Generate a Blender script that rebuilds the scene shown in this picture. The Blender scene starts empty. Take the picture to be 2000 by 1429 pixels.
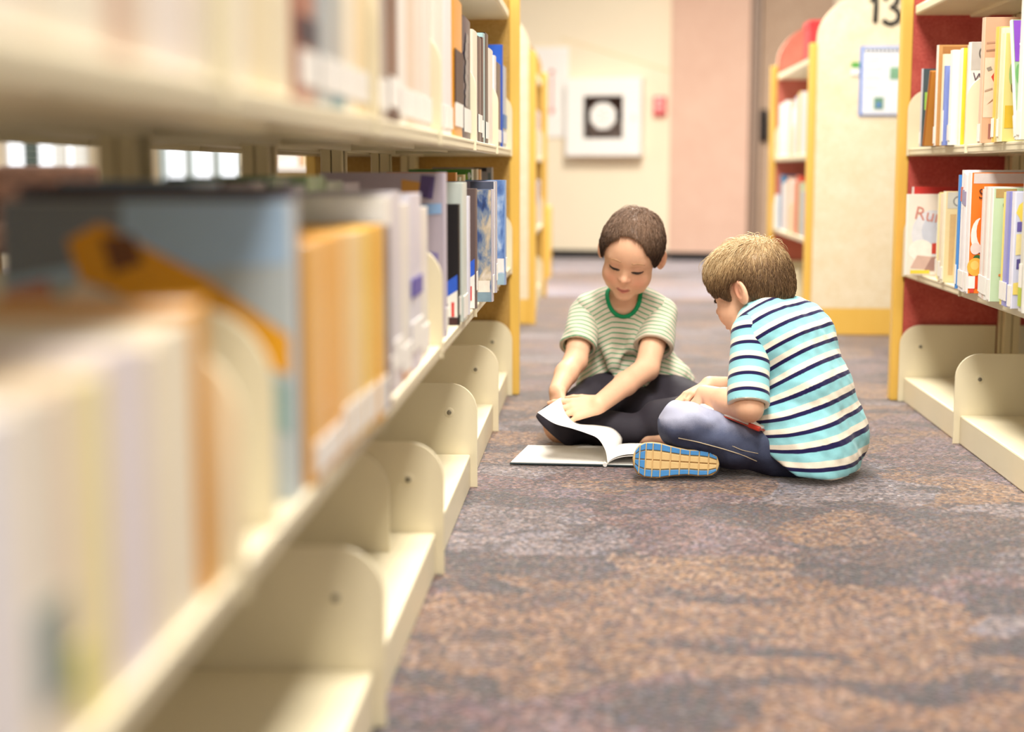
import bpy, bmesh, math, random
import numpy as np
from mathutils import Vector, Matrix

# ------------------------------------------------------------------ camera, world, lights, exposure
SC = bpy.context.scene
COL = SC.collection
EYE = 0.70                                   # camera height above the carpet
FPX = 2850.0                                 # focal length in pixels of the 2000 px wide frame
PITCH = math.atan2(384.5, math.hypot(FPX, 168.0))
YAW = math.atan(168.0 / (FPX * math.cos(PITCH) + 384.5 * math.sin(PITCH)))
cd = bpy.data.cameras.new('camera')
cam = bpy.data.objects.new('camera', cd)
COL.objects.link(cam)
cam.location = (0, 0, EYE)
cam.rotation_euler = (math.pi / 2 - PITCH, 0, YAW)
cd.sensor_fit = 'HORIZONTAL'
cd.sensor_width = 36.0
cd.lens = 36.0 * FPX / 2000.0
cd.clip_start = 0.05
cd.dof.use_dof = True
cd.dof.focus_distance = 3.4
cd.dof.aperture_fstop = 1.65
SC.camera = cam
SC.view_settings.view_transform = 'Standard'
SC.view_settings.look = 'None'
SC.view_settings.gamma = 1.0
SC.view_settings.exposure = 0.62
SC.view_settings.use_curve_mapping = False
SC.cycles.use_denoising = True
SC.cycles.max_bounces = 8
SC.cycles.sample_clamp_indirect = 4.0

w = bpy.data.worlds.new('room_light')
SC.world = w
w.use_nodes = True
w.node_tree.nodes['Background'].inputs[0].default_value = (1.0, 0.93, 0.83, 1)
w.node_tree.nodes['Background'].inputs[1].default_value = 0.30


def area(name, loc, rot, sx, sy, power, col):
    l = bpy.data.lights.new(name, 'AREA')
    l.shape = 'RECTANGLE'
    l.size = sx
    l.size_y = sy
    l.energy = power
    l.color = col
    o = bpy.data.objects.new(name, l)
    COL.objects.link(o)
    o.location = loc
    o.rotation_euler = rot
    return o


WARM = (1.0, 0.95, 0.86)
for i, (ly, pw) in enumerate(((-0.6, 58), (2.3, 80), (5.2, 68), (8.5, 128))):
    area('ceiling_lamp', (0.25, ly, 2.75), (0, 0, 0), 0.62, 1.5, pw, WARM)
wl = area('window_daylight', (-3.9, 8.75, 1.7), (0, math.radians(-66), 0), 1.6, 1.0, 24, (0.88, 0.90, 1.0))
wl.data.spread = math.radians(70)


# ------------------------------------------------------------------ pixel rays of the 2000x1429 photograph
_f = np.array([-math.sin(YAW) * math.cos(PITCH), math.cos(YAW) * math.cos(PITCH), -math.sin(PITCH)])
_r = np.array([math.cos(YAW), math.sin(YAW), 0.0])
_u = np.cross(_r, _f)


def ray(x, y):
    d = _r * ((x - 1000.0) / FPX) + _u * (-(y - 714.5) / FPX) + _f
    return d / d[1]


def at(x, y, Y):
    d = ray(x, y) * Y
    return np.array([d[0], d[1], EYE + d[2]])


def y_of(px, X, py=400):
    d = ray(px, py)
    return X / d[0]


# ------------------------------------------------------------------ materials
def lin(h):
    h = h.lstrip('#')
    out = []
    for i in (0, 2, 4):
        c = int(h[i:i + 2], 16) / 255.0
        out.append(c / 12.92 if c <= 0.04045 else ((c + 0.055) / 1.055) ** 2.4)
    return (out[0], out[1], out[2], 1.0)


_M = {}


def mat(h, rough=0.5, vary=0.06, scale=30.0, bump=0.0, coat=0.0, metal=0.0, spec=0.5):
    """Plain painted, printed or moulded surface with a little procedural variation."""
    key = (h, rough, vary, scale, bump, coat, metal, spec)
    if key in _M:
        return _M[key]
    m = bpy.data.materials.new('surface_' + h.strip('#'))
    m.use_nodes = True
    nt = m.node_tree
    b = nt.nodes['Principled BSDF']
    b.inputs['Roughness'].default_value = rough
    b.inputs['Metallic'].default_value = metal
    b.inputs['Specular IOR Level'].default_value = spec
    if coat:
        b.inputs['Coat Weight'].default_value = coat
        b.inputs['Coat Roughness'].default_value = 0.15
    tc = nt.nodes.new('ShaderNodeTexCoord')
    nz = nt.nodes.new('ShaderNodeTexNoise')
    nz.inputs['Scale'].default_value = scale
    nz.inputs['Detail'].default_value = 4
    nt.links.new(tc.outputs['Object'], nz.inputs['Vector'])
    mx = nt.nodes.new('ShaderNodeMix')
    mx.data_type = 'RGBA'
    c = lin(h)
    mx.inputs[6].default_value = tuple(max(0, v * (1 - vary)) for v in c[:3]) + (1,)
    mx.inputs[7].default_value = tuple(min(1, v * (1 + vary)) for v in c[:3]) + (1,)
    nt.links.new(nz.outputs['Fac'], mx.inputs[0])
    nt.links.new(mx.outputs[2], b.inputs['Base Color'])
    if bump:
        bp = nt.nodes.new('ShaderNodeBump')
        bp.inputs['Strength'].default_value = bump
        bp.inputs['Distance'].default_value = 0.002
        nt.links.new(nz.outputs['Fac'], bp.inputs['Height'])
        nt.links.new(bp.outputs['Normal'], b.inputs['Normal'])
    _M[key] = m
    return m


def fabric(name, c1, c2, scale=160.0, big=14.0):
    """Mottled woven panel cloth."""
    m = bpy.data.materials.new(name)
    m.use_nodes = True
    nt = m.node_tree
    b = nt.nodes['Principled BSDF']
    b.inputs['Roughness'].default_value = 0.9
    b.inputs['Specular IOR Level'].default_value = 0.2
    tc = nt.nodes.new('ShaderNodeTexCoord')
    n1 = nt.nodes.new('ShaderNodeTexNoise')
    n1.inputs['Scale'].default_value = big
    n1.inputs['Detail'].default_value = 6
    n1.inputs['Roughness'].default_value = 0.7
    n2 = nt.nodes.new('ShaderNodeTexNoise')
    n2.inputs['Scale'].default_value = scale
    for n in (n1, n2):
        nt.links.new(tc.outputs['Object'], n.inputs['Vector'])
    ad = nt.nodes.new('ShaderNodeMath')
    ad.operation = 'ADD'
    nt.links.new(n1.outputs['Fac'], ad.inputs[0])
    nt.links.new(n2.outputs['Fac'], ad.inputs[1])
    rp = nt.nodes.new('ShaderNodeMapRange')
    rp.inputs[1].default_value = 0.75
    rp.inputs[2].default_value = 1.25
    nt.links.new(ad.outputs[0], rp.inputs[0])
    mx = nt.nodes.new('ShaderNodeMix')
    mx.data_type = 'RGBA'
    mx.inputs[6].default_value = lin(c1)
    mx.inputs[7].default_value = lin(c2)
    nt.links.new(rp.outputs[0], mx.inputs[0])
    nt.links.new(mx.outputs[2], b.inputs['Base Color'])
    bp = nt.nodes.new('ShaderNodeBump')
    bp.inputs['Strength'].default_value = 0.3
    bp.inputs['Distance'].default_value = 0.002
    nt.links.new(n2.outputs['Fac'], bp.inputs['Height'])
    nt.links.new(bp.outputs['Normal'], b.inputs['Normal'])
    return m


def wood(name, c1, c2):
    m = bpy.data.materials.new(name)
    m.use_nodes = True
    nt = m.node_tree
    b = nt.nodes['Principled BSDF']
    b.inputs['Roughness'].default_value = 0.38
    tc = nt.nodes.new('ShaderNodeTexCoord')
    mp = nt.nodes.new('ShaderNodeMapping')
    mp.inputs['Scale'].default_value = (40, 40, 2.5)
    nz = nt.nodes.new('ShaderNodeTexNoise')
    nz.inputs['Scale'].default_value = 1.0
    nz.inputs['Detail'].default_value = 5
    nz.inputs['Distortion'].default_value = 0.6
    nt.links.new(tc.outputs['Object'], mp.inputs['Vector'])
    nt.links.new(mp.outputs['Vector'], nz.inputs['Vector'])
    mx = nt.nodes.new('ShaderNodeMix')
    mx.data_type = 'RGBA'
    mx.inputs[6].default_value = lin(c1)
    mx.inputs[7].default_value = lin(c2)
    nt.links.new(nz.outputs['Fac'], mx.inputs[0])
    nt.links.new(mx.outputs[2], b.inputs['Base Color'])
    return m


def carpet_material():
    m = bpy.data.materials.new('patterned_loop_carpet')
    m.use_nodes = True
    nt = m.node_tree
    L = nt.links.new
    b = nt.nodes['Principled BSDF']
    b.inputs['Roughness'].default_value = 0.72
    b.inputs['Specular IOR Level'].default_value = 0.3
    b.inputs['Sheen Weight'].default_value = 1.0
    b.inputs['Sheen Roughness'].default_value = 0.38
    b.inputs['Sheen Tint'].default_value = (0.95, 0.92, 1.0, 1)
    tc = nt.nodes.new('ShaderNodeTexCoord')

    def noise(scale, det, src=None, rough=0.5, dist=0.0):
        n = nt.nodes.new('ShaderNodeTexNoise')
        n.inputs['Scale'].default_value = scale
        n.inputs['Detail'].default_value = det
        n.inputs['Roughness'].default_value = rough
        n.inputs['Distortion'].default_value = dist
        L(src or tc.outputs['Object'], n.inputs['Vector'])
        return n

    def ramp(src, stops, mode='LINEAR'):
        r = nt.nodes.new('ShaderNodeValToRGB')
        r.color_ramp.interpolation = mode
        el = r.color_ramp.elements
        while len(el) < len(stops):
            el.new(0.5)
        for e, (p, c) in zip(el, stops):
            e.position = p
            e.color = lin(c)
        L(src, r.inputs[0])
        return r

    def mix(a, bb, fac, mode='MIX'):
        x = nt.nodes.new('ShaderNodeMix')
        x.data_type = 'RGBA'
        x.blend_type = mode
        if isinstance(fac, float):
            x.inputs[0].default_value = fac
        else:
            L(fac, x.inputs[0])
        L(a, x.inputs[6])
        L(bb, x.inputs[7])
        return x.outputs[2]

    # leaf-like patches: stretched, warped cells with a colour of their own
    warp = noise(3.0, 3)
    wv = nt.nodes.new('ShaderNodeVectorMath')
    wv.operation = 'MULTIPLY_ADD'
    wv.inputs[1].default_value = (0.35, 0.35, 0)
    L(warp.outputs['Color'], wv.inputs[0])
    L(tc.outputs['Object'], wv.inputs[2])
    rot = nt.nodes.new('ShaderNodeMapping')
    rot.inputs['Rotation'].default_value = (0, 0, math.radians(38))
    rot.inputs['Scale'].default_value = (2.6, 4.4, 1)
    L(wv.outputs[0], rot.inputs['Vector'])
    vo = nt.nodes.new('ShaderNodeTexVoronoi')
    vo.inputs['Scale'].default_value = 1.0
    L(rot.outputs['Vector'], vo.inputs['Vector'])
    sep = nt.nodes.new('ShaderNodeSeparateColor')
    L(vo.outputs['Color'], sep.inputs[0])
    patch = ramp(sep.outputs[0], [(0.0, '#866547'), (0.2, '#9c7856'), (0.36, '#6e6e78'), (0.5, '#8a858c'), (0.62, '#8f6c50'), (0.74, '#6c5660'), (0.88, '#3a343c')], 'CONSTANT')
    # softer second field of tones
    soft = ramp(noise(4.2, 4, wv.outputs[0], 0.6).outputs['Fac'], [(0.3, '#342d35'), (0.42, '#755c4a'), (0.53, '#9a7a5c'), (0.62, '#827c86'), (0.76, '#463e48')])
    base = mix(patch.outputs[0], soft.outputs[0], 0.28)
    # dark feathered strokes
    rot2 = nt.nodes.new('ShaderNodeMapping')
    rot2.inputs['Rotation'].default_value = (0, 0, math.radians(-24))
    rot2.inputs['Scale'].default_value = (2.6, 5.6, 1)
    L(wv.outputs[0], rot2.inputs['Vector'])
    st = noise(1.25, 3, rot2.outputs['Vector'], 0.55)
    sm = nt.nodes.new('ShaderNodeMapRange')
    sm.inputs[1].default_value = 0.525
    sm.inputs[2].default_value = 0.59
    sm.inputs[4].default_value = 0.9
    L(st.outputs['Fac'], sm.inputs[0])
    dk = nt.nodes.new('ShaderNodeRGB')
    dk.outputs[0].default_value = lin('#2d252c')
    base = mix(base, dk.outputs[0], sm.outputs[0])
    # yarn loops, each a colour of its own
    yv = nt.nodes.new('ShaderNodeTexVoronoi')
    yv.inputs['Scale'].default_value = 140.0
    L(tc.outputs['Object'], yv.inputs['Vector'])
    ys = nt.nodes.new('ShaderNodeSeparateColor')
    L(yv.outputs['Color'], ys.inputs[0])
    yarn = ramp(ys.outputs[0], [(0.0, '#15101a'), (0.16, '#5b3a26'), (0.36, '#b98a62'), (0.56, '#8c8c9c'), (0.74, '#96644a'), (0.9, '#d0c0b2')], 'CONSTANT')
    base = mix(base, yarn.outputs[0], 0.24)
    lv = nt.nodes.new('ShaderNodeMapRange')
    lv.inputs[3].default_value = 0.22
    lv.inputs[4].default_value = 1.62
    L(ys.outputs[1], lv.inputs[0])
    base = mix(base, lv.outputs[0], 1.0, 'MULTIPLY')
    tint = nt.nodes.new('ShaderNodeRGB')
    tint.outputs[0].default_value = (0.75, 0.78, 0.82, 1)
    base = mix(base, tint.outputs[0], 1.0, 'MULTIPLY')
    g = nt.nodes.new('ShaderNodeBrightContrast')
    g.inputs['Bright'].default_value = 0.0
    g.inputs['Contrast'].default_value = 0.12
    L(base, g.inputs[0])
    L(g.outputs[0], b.inputs['Base Color'])
    bp = nt.nodes.new('ShaderNodeBump')
    bp.inputs['Strength'].default_value = 0.55
    bp.inputs['Distance'].default_value = 0.004
    bp.invert = True
    L(yv.outputs['Distance'], bp.inputs['Height'])
    L(bp.outputs['Normal'], b.inputs['Normal'])
    return m


M_STEEL = mat('#eadfc0', 0.42, 0.03, 12.0)
M_STEEL_BACK = mat('#d9c9a0', 0.5, 0.04, 12.0)
M_SLOT_SHADE = mat('#2a2013', 0.7)
M_SCREW = mat('#8f8a7c', 0.35, 0.1, 60.0, metal=0.8)
M_OAK = wood('yellow_maple_trim', '#e9b94f', '#f2c866')
M_CREAM = fabric('cream_panel_cloth', '#ead8b4', '#f6ead0')
M_CREAM_SHADED = fabric('cream_panel_cloth_shaded', '#b18a48', '#c59f5c')  # the cream cloth again, with its shade put into the colour
M_RED = fabric('red_panel_cloth', '#b04a44', '#cc665a')
M_RED_LIT = fabric('red_panel_cloth_lit', '#cc6e60', '#de8878')  # copy of the red cloth, lightened to look brightly lit
M_WALL = mat('#f4e6cc', 0.85, 0.03, 3.0)
M_PAPER = mat('#fbf8f2', 0.75, 0.02, 20.0)
M_WHITE = mat('#f7f4f0', 0.5, 0.02, 20.0)
M_BLACK = mat('#1a1516', 0.6, 0.15, 30.0)


# ------------------------------------------------------------------ mesh helpers
class MB:
    """Collects shapes; build() links them as ONE mesh object."""

    def __init__(self):
        self.bm = bmesh.new()
        self.slot = 0

    def _tagged(self, fn):
        before = set(self.bm.faces)
        r = fn()
        for f in self.bm.faces:
            if f not in before:
                f.material_index = self.slot
        return r

    def box(self, c, s, bev=0.0, R=None, seg=2):
        def go():
            v = bmesh.ops.create_cube(self.bm, size=1.0)['verts']
            for q in v:
                q.co = Vector((q.co.x * s[0], q.co.y * s[1], q.co.z * s[2]))
            if bev > 0:
                e = list({e for q in v for e in q.link_edges})
                r = bmesh.ops.bevel(self.bm, geom=e, offset=bev, segments=seg, affect='EDGES', profile=0.5)
                v = list({q for f in r['faces'] for q in f.verts} | {q for q in v if q.is_valid})
            for q in v:
                co = q.co.copy()
                if R is not None:
                    co = R @ co
                q.co = co + Vector(c)
            return v
        return self._tagged(go)

    def prism(self, pts, axis, t0, t1, bev=0.0):
        """Extrude an outline. axis 'x': pts are (y,z); 'y': (x,z); 'z': (x,y)."""
        def P(a, b, t):
            return {'x': (t, a, b), 'y': (a, t, b), 'z': (a, b, t)}[axis]

        def go():
            lo = [self.bm.verts.new(P(a, b, t0)) for a, b in pts]
            hi = [self.bm.verts.new(P(a, b, t1)) for a, b in pts]
            n = len(pts)
            fs = [self.bm.faces.new(lo[::-1]), self.bm.faces.new(hi)]
            for i in range(n):
                fs.append(self.bm.faces.new((lo[i], lo[(i + 1) % n], hi[(i + 1) % n], hi[i])))
            bmesh.ops.recalc_face_normals(self.bm, faces=fs)
            if bev > 0:
                ed = [e for e in set(fs[0].edges) | set(fs[1].edges)]
                bmesh.ops.bevel(self.bm, geom=ed, offset=bev, segments=2, affect='EDGES', profile=0.5)
        self._tagged(go)

    def poly(self, pts):
        def go():
            self.bm.faces.new([self.bm.verts.new(p) for p in pts])
        self._tagged(go)

    def tube(self, pts, r, n=8, cap=True):
        def go():
            P = [Vector(p) for p in pts]
            R = r if isinstance(r, (list, tuple)) else [r] * len(P)
            rings = []
            up = None
            for i, p in enumerate(P):
                t = (P[min(i + 1, len(P) - 1)] - P[max(i - 1, 0)]).normalized()
                if up is None:
                    up = t.orthogonal().normalized()
                up = (up - t * up.dot(t)).normalized()
                s = t.cross(up)
                rings.append([self.bm.verts.new(p + (up * math.cos(a) + s * math.sin(a)) * R[i]) for a in [2 * math.pi * k / n for k in range(n)]])
            for a, b in zip(rings, rings[1:]):
                for k in range(n):
                    self.bm.faces.new((a[k], a[(k + 1) % n], b[(k + 1) % n], b[k]))
            if cap:
                self.bm.faces.new(rings[0][::-1])
                self.bm.faces.new(rings[-1])
        self._tagged(go)

    def cyl(self, a, b, r, n=20):
        self.tube([a, b], r, n)

    def ball(self, c, r, sub=2):
        def go():
            rr = r if isinstance(r, (list, tuple)) else (r, r, r)
            v = bmesh.ops.create_icosphere(self.bm, subdivisions=sub, radius=1.0)['verts']
            for q in v:
                q.co = Vector((q.co.x * rr[0] + c[0], q.co.y * rr[1] + c[1], q.co.z * rr[2] + c[2]))
        self._tagged(go)

    def build(self, name, mats, parent=None, smooth=False):
        me = bpy.data.meshes.new(name)
        self.bm.normal_update()
        self.bm.to_mesh(me)
        self.bm.free()
        for m in (mats if isinstance(mats, (list, tuple)) else [mats]):
            me.materials.append(m)
        if smooth:
            me.polygons.foreach_set('use_smooth', [True] * len(me.polygons))
        return link(name, me, parent)


def link(name, data, parent=None):
    o = bpy.data.objects.new(name, data)
    COL.objects.link(o)
    if parent is not None:
        o.parent = parent
    return o


def thing(name, label, cat, loc=(0, 0, 0), rz=0.0, group=None):
    o = bpy.data.objects.new(name, None)
    COL.objects.link(o)
    o.empty_display_size = 0.05
    o.location = loc
    o.rotation_euler = (0, 0, rz)
    o['label'] = label
    o['category'] = cat
    if group:
        o['group'] = group
    return o


def tag(o, label, cat, group=None):
    o['label'] = label
    o['category'] = cat
    if group:
        o['group'] = group
    return o


def struct(o, label=None):
    o['kind'] = 'structure'
    if label:
        o['label'] = label
    return o


def box_obj(name, c, s, m, parent=None, bev=0.0):
    b = MB()
    b.box(c, s, bev)
    return b.build(name, m, parent)


def text_mesh(name, s, size, m, parent, loc, rot, ext=0.0005, sx=1.0):
    cu = bpy.data.curves.new(name, 'FONT')
    cu.body = s
    cu.size = size
    cu.extrude = ext
    cu.resolution_u = 3
    t = bpy.data.objects.new(name + '_tmp', cu)
    COL.objects.link(t)
    bpy.context.view_layer.update()
    me = bpy.data.meshes.new_from_object(t.evaluated_get(bpy.context.evaluated_depsgraph_get()))
    bpy.data.objects.remove(t)
    bpy.data.curves.remove(cu)
    me.materials.clear()
    me.materials.append(m)
    o = link(name, me, parent)
    o.location = loc
    o.rotation_euler = rot
    o.scale = (sx, 1, 1)
    return o


# ------------------------------------------------------------------ the setting
def floor_mesh():
    b = MB()
    b.poly([(-7, -2, 0), (4.5, -2, 0), (4.5, 13.4, 0), (-7, 13.4, 0)])
    return b.build('floor', carpet_material())


struct(floor_mesh(), 'patterned brown, grey and orange loop carpet')
WD = np.array([1.0, -0.22]) / math.hypot(1, 0.22)            # direction of the far wall
WA = math.atan2(WD[1], WD[0])


def wall_p(x, out=0.0, z=0.0):
    """Point on the far wall above floor coordinate x, 'out' metres into the room."""
    y = 11.69 - 0.22 * (x + 0.334)
    return (x + out * WD[1], y - out * WD[0], z)


def wall_piece(name, x0, x1, z0, z1, out0, out1, m, parent=None, bev=0.0):
    a = wall_p(x0)
    ln = (x1 - x0) / WD[0]
    b = MB()
    b.box((ln / 2, -(out0 + out1) / 2, (z0 + z1) / 2), (ln, abs(out1 - out0), z1 - z0), bev)
    o = b.build(name, m)
    o.location = (a[0], a[1], 0)
    o.rotation_euler = (0, 0, WA)
    if parent:
        o.parent = parent
    return o


M_PINK = fabric('pink_beige_partition_cloth', '#d6b09c', '#e0beaa', 120, 5)
M_BEIGE = fabric('beige_door_laminate', '#b59a84', '#c4aa94', 60, 4)
# the far wall is left open where the window is cut
wb = MB()
for x0, x1, z0, z1 in ((-6.5, -3.76, 0, 3), (-3.0, 0.57, 0, 3), (-3.76, -3.0, 0, 0.45), (-3.76, -3.0, 2.2, 3), (1.75, 4.2, 0, 3)):
    ln = (x1 - x0) / WD[0]
    u0 = (x0 + 6.5) / WD[0]
    wb.box((u0 + ln / 2, 0.06, (z0 + z1) / 2), (ln, 0.12, z1 - z0))
o = wb.build('wall_back', M_WALL)
a = wall_p(-6.5)
o.location = (a[0], a[1], 0)
o.rotation_euler = (0, 0, WA)
struct(o, 'cream painted far wall')
struct(wall_piece('wall_partition', 0.57, 1.155, 0.0, 3.0, -0.12, 0.10, M_PINK), 'pink cloth covered partition panel')
o = wall_piece('trim_1', 1.155, 1.225, 0.0, 3.0, -0.12, 0.05, mat('#a98f7d', 0.5), None)
struct(o, 'grey brown upright door jamb')
d = bpy.data.objects.new('door_1', None)
COL.objects.link(d)
struct(d, 'beige door with a black handle')
wall_piece('door_panel', 1.23, 1.75, 0.0, 3.0, -0.10, 0.0, M_BEIGE, d)
h = wall_p(1.262, 0.03)
b = MB()
b.tube([(h[0], h[1] - 0.02, 0.93), (h[0], h[1] - 0.035, 0.96), (h[0], h[1] - 0.035, 1.1), (h[0], h[1] - 0.02, 1.13)], 0.018, 10)
b.box((h[0], h[1] + 0.01, 1.03), (0.05, 0.03, 0.24), 0.01)
b.build('door_handle', M_BLACK, d)
b = MB()
b.box((0, 0, 0), (0.016, 0.012, 3.0))
o = b.build('door_seam', mat('#6d5a4d', 0.5), d)
h = wall_p(1.19, 0.052)
o.location = (h[0], h[1], 1.5)
struct(wall_piece('baseboard_back', -3.0, 1.155, 0.0, 0.066, 0.0, 0.012, M_BLACK), 'black rubber baseboard')
o = wall_piece('baseboard_partition', 0.575, 1.15, 0.0, 0.066, 0.10, 0.112, M_BLACK)
struct(o, 'black rubber baseboard under the pink partition')
# thin raised line slanting across the cream wall
pa, pb = wall_p(-0.3, 0.0, 1.72), wall_p(0.565, 0.0, 1.446)
b = MB()
b.tube([(pa[0], pa[1], pa[2]), (pb[0], pb[1], pb[2])], 0.007, 8)
struct(b.build('wall_line', mat('#ecdcb8', 0.7)), 'thin slanting line on the cream wall')

# side wall and windows glimpsed through the shelving
b = MB()
for y0, y1, z0, z1 in ((4.0, 10.3, 0, 3), (12.0, 12.7, 0, 3), (10.3, 12.0, 0, 0.5), (10.3, 12.0, 2.3, 3)):
    b.box((-4.3, (y0 + y1) / 2, (z0 + z1) / 2), (0.12, y1 - y0, z1 - z0))
struct(b.build('wall_left', M_WALL), 'cream side wall beyond the shelving')
M_SKY = bpy.data.materials.new('bright_daylight_outside')
M_SKY.use_nodes = True
nt = M_SKY.node_tree
for n in list(nt.nodes):
    nt.nodes.remove(n)
em = nt.nodes.new('ShaderNodeEmission')
em.inputs[0].default_value = (0.97, 0.98, 1.0, 1)
em.inputs[1].default_value = 1.6
ou = nt.nodes.new('ShaderNodeOutputMaterial')
nt.links.new(em.outputs[0], ou.inputs[0])
M_GLASS = bpy.data.materials.new('clear_window_glass')
M_GLASS.use_nodes = True
gb = M_GLASS.node_tree.nodes['Principled BSDF']
gb.inputs['Transmission Weight'].default_value = 1.0
gb.inputs['Roughness'].default_value = 0.02
gb.inputs['IOR'].default_value = 1.05
M_MULL = mat('#c3cdc9', 0.5)
wn = bpy.data.objects.new('window_1', None)
COL.objects.link(wn)
struct(wn, 'three-light window in the far wall')
wall_piece('window_daylight', -3.76, -3.0, 0.45, 2.2, -0.13, -0.125, M_SKY, wn)
wall_piece('window_glass', -3.76, -3.0, 0.45, 2.2, -0.07, -0.065, M_GLASS, wn)
for x in (-3.745, -3.5, -3.25, -3.02):
    wall_piece('mullion', x - 0.022, x + 0.022, 0.45, 2.2, -0.09, 0.01, M_MULL, wn)
wn = bpy.data.objects.new('window_2', None)
COL.objects.link(wn)
struct(wn, 'side window with pale slatted blind')
box_obj('window_daylight', (-4.355, 11.15, 1.4), (0.005, 1.7, 1.8), M_SKY, wn)
box_obj('window_glass', (-4.33, 11.15, 1.4), (0.005, 1.7, 1.8), M_GLASS, wn)
for y in (10.32, 10.9, 11.5, 11.98):
    box_obj('mullion', (-4.27, y, 1.4), (0.10, 0.05, 1.8), M_WHITE if y != 10.9 else mat('#1e3a33', 0.4), wn)
b = MB()
for k in range(34):
    b.box((-4.235, 11.15, 0.56 + k * 0.05), (0.035, 1.62, 0.004))
b.build('blind', mat('#f2ecd2', 0.6), wn)


# ------------------------------------------------------------------ steel library racks with cloth end panels
def bracket_outline(depth, z0, z1, r=0.062, n=8):
    """(x, z) outline; front edge at x = 0, body towards -x."""
    p = [(-depth, z0), (0, z0)]
    for k in range(n + 1):
        a = math.pi / 2 * k / n
        p.append((-r + r * math.cos(a), z1 - r + r * math.sin(a)))
    p += [(-depth, z1)]
    return p


def mesh_of(fn):
    o = fn()
    me = o.data
    bpy.data.objects.remove(o)
    return me


Z2, Z3, ZC = 0.402, 0.762, 1.145


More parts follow.
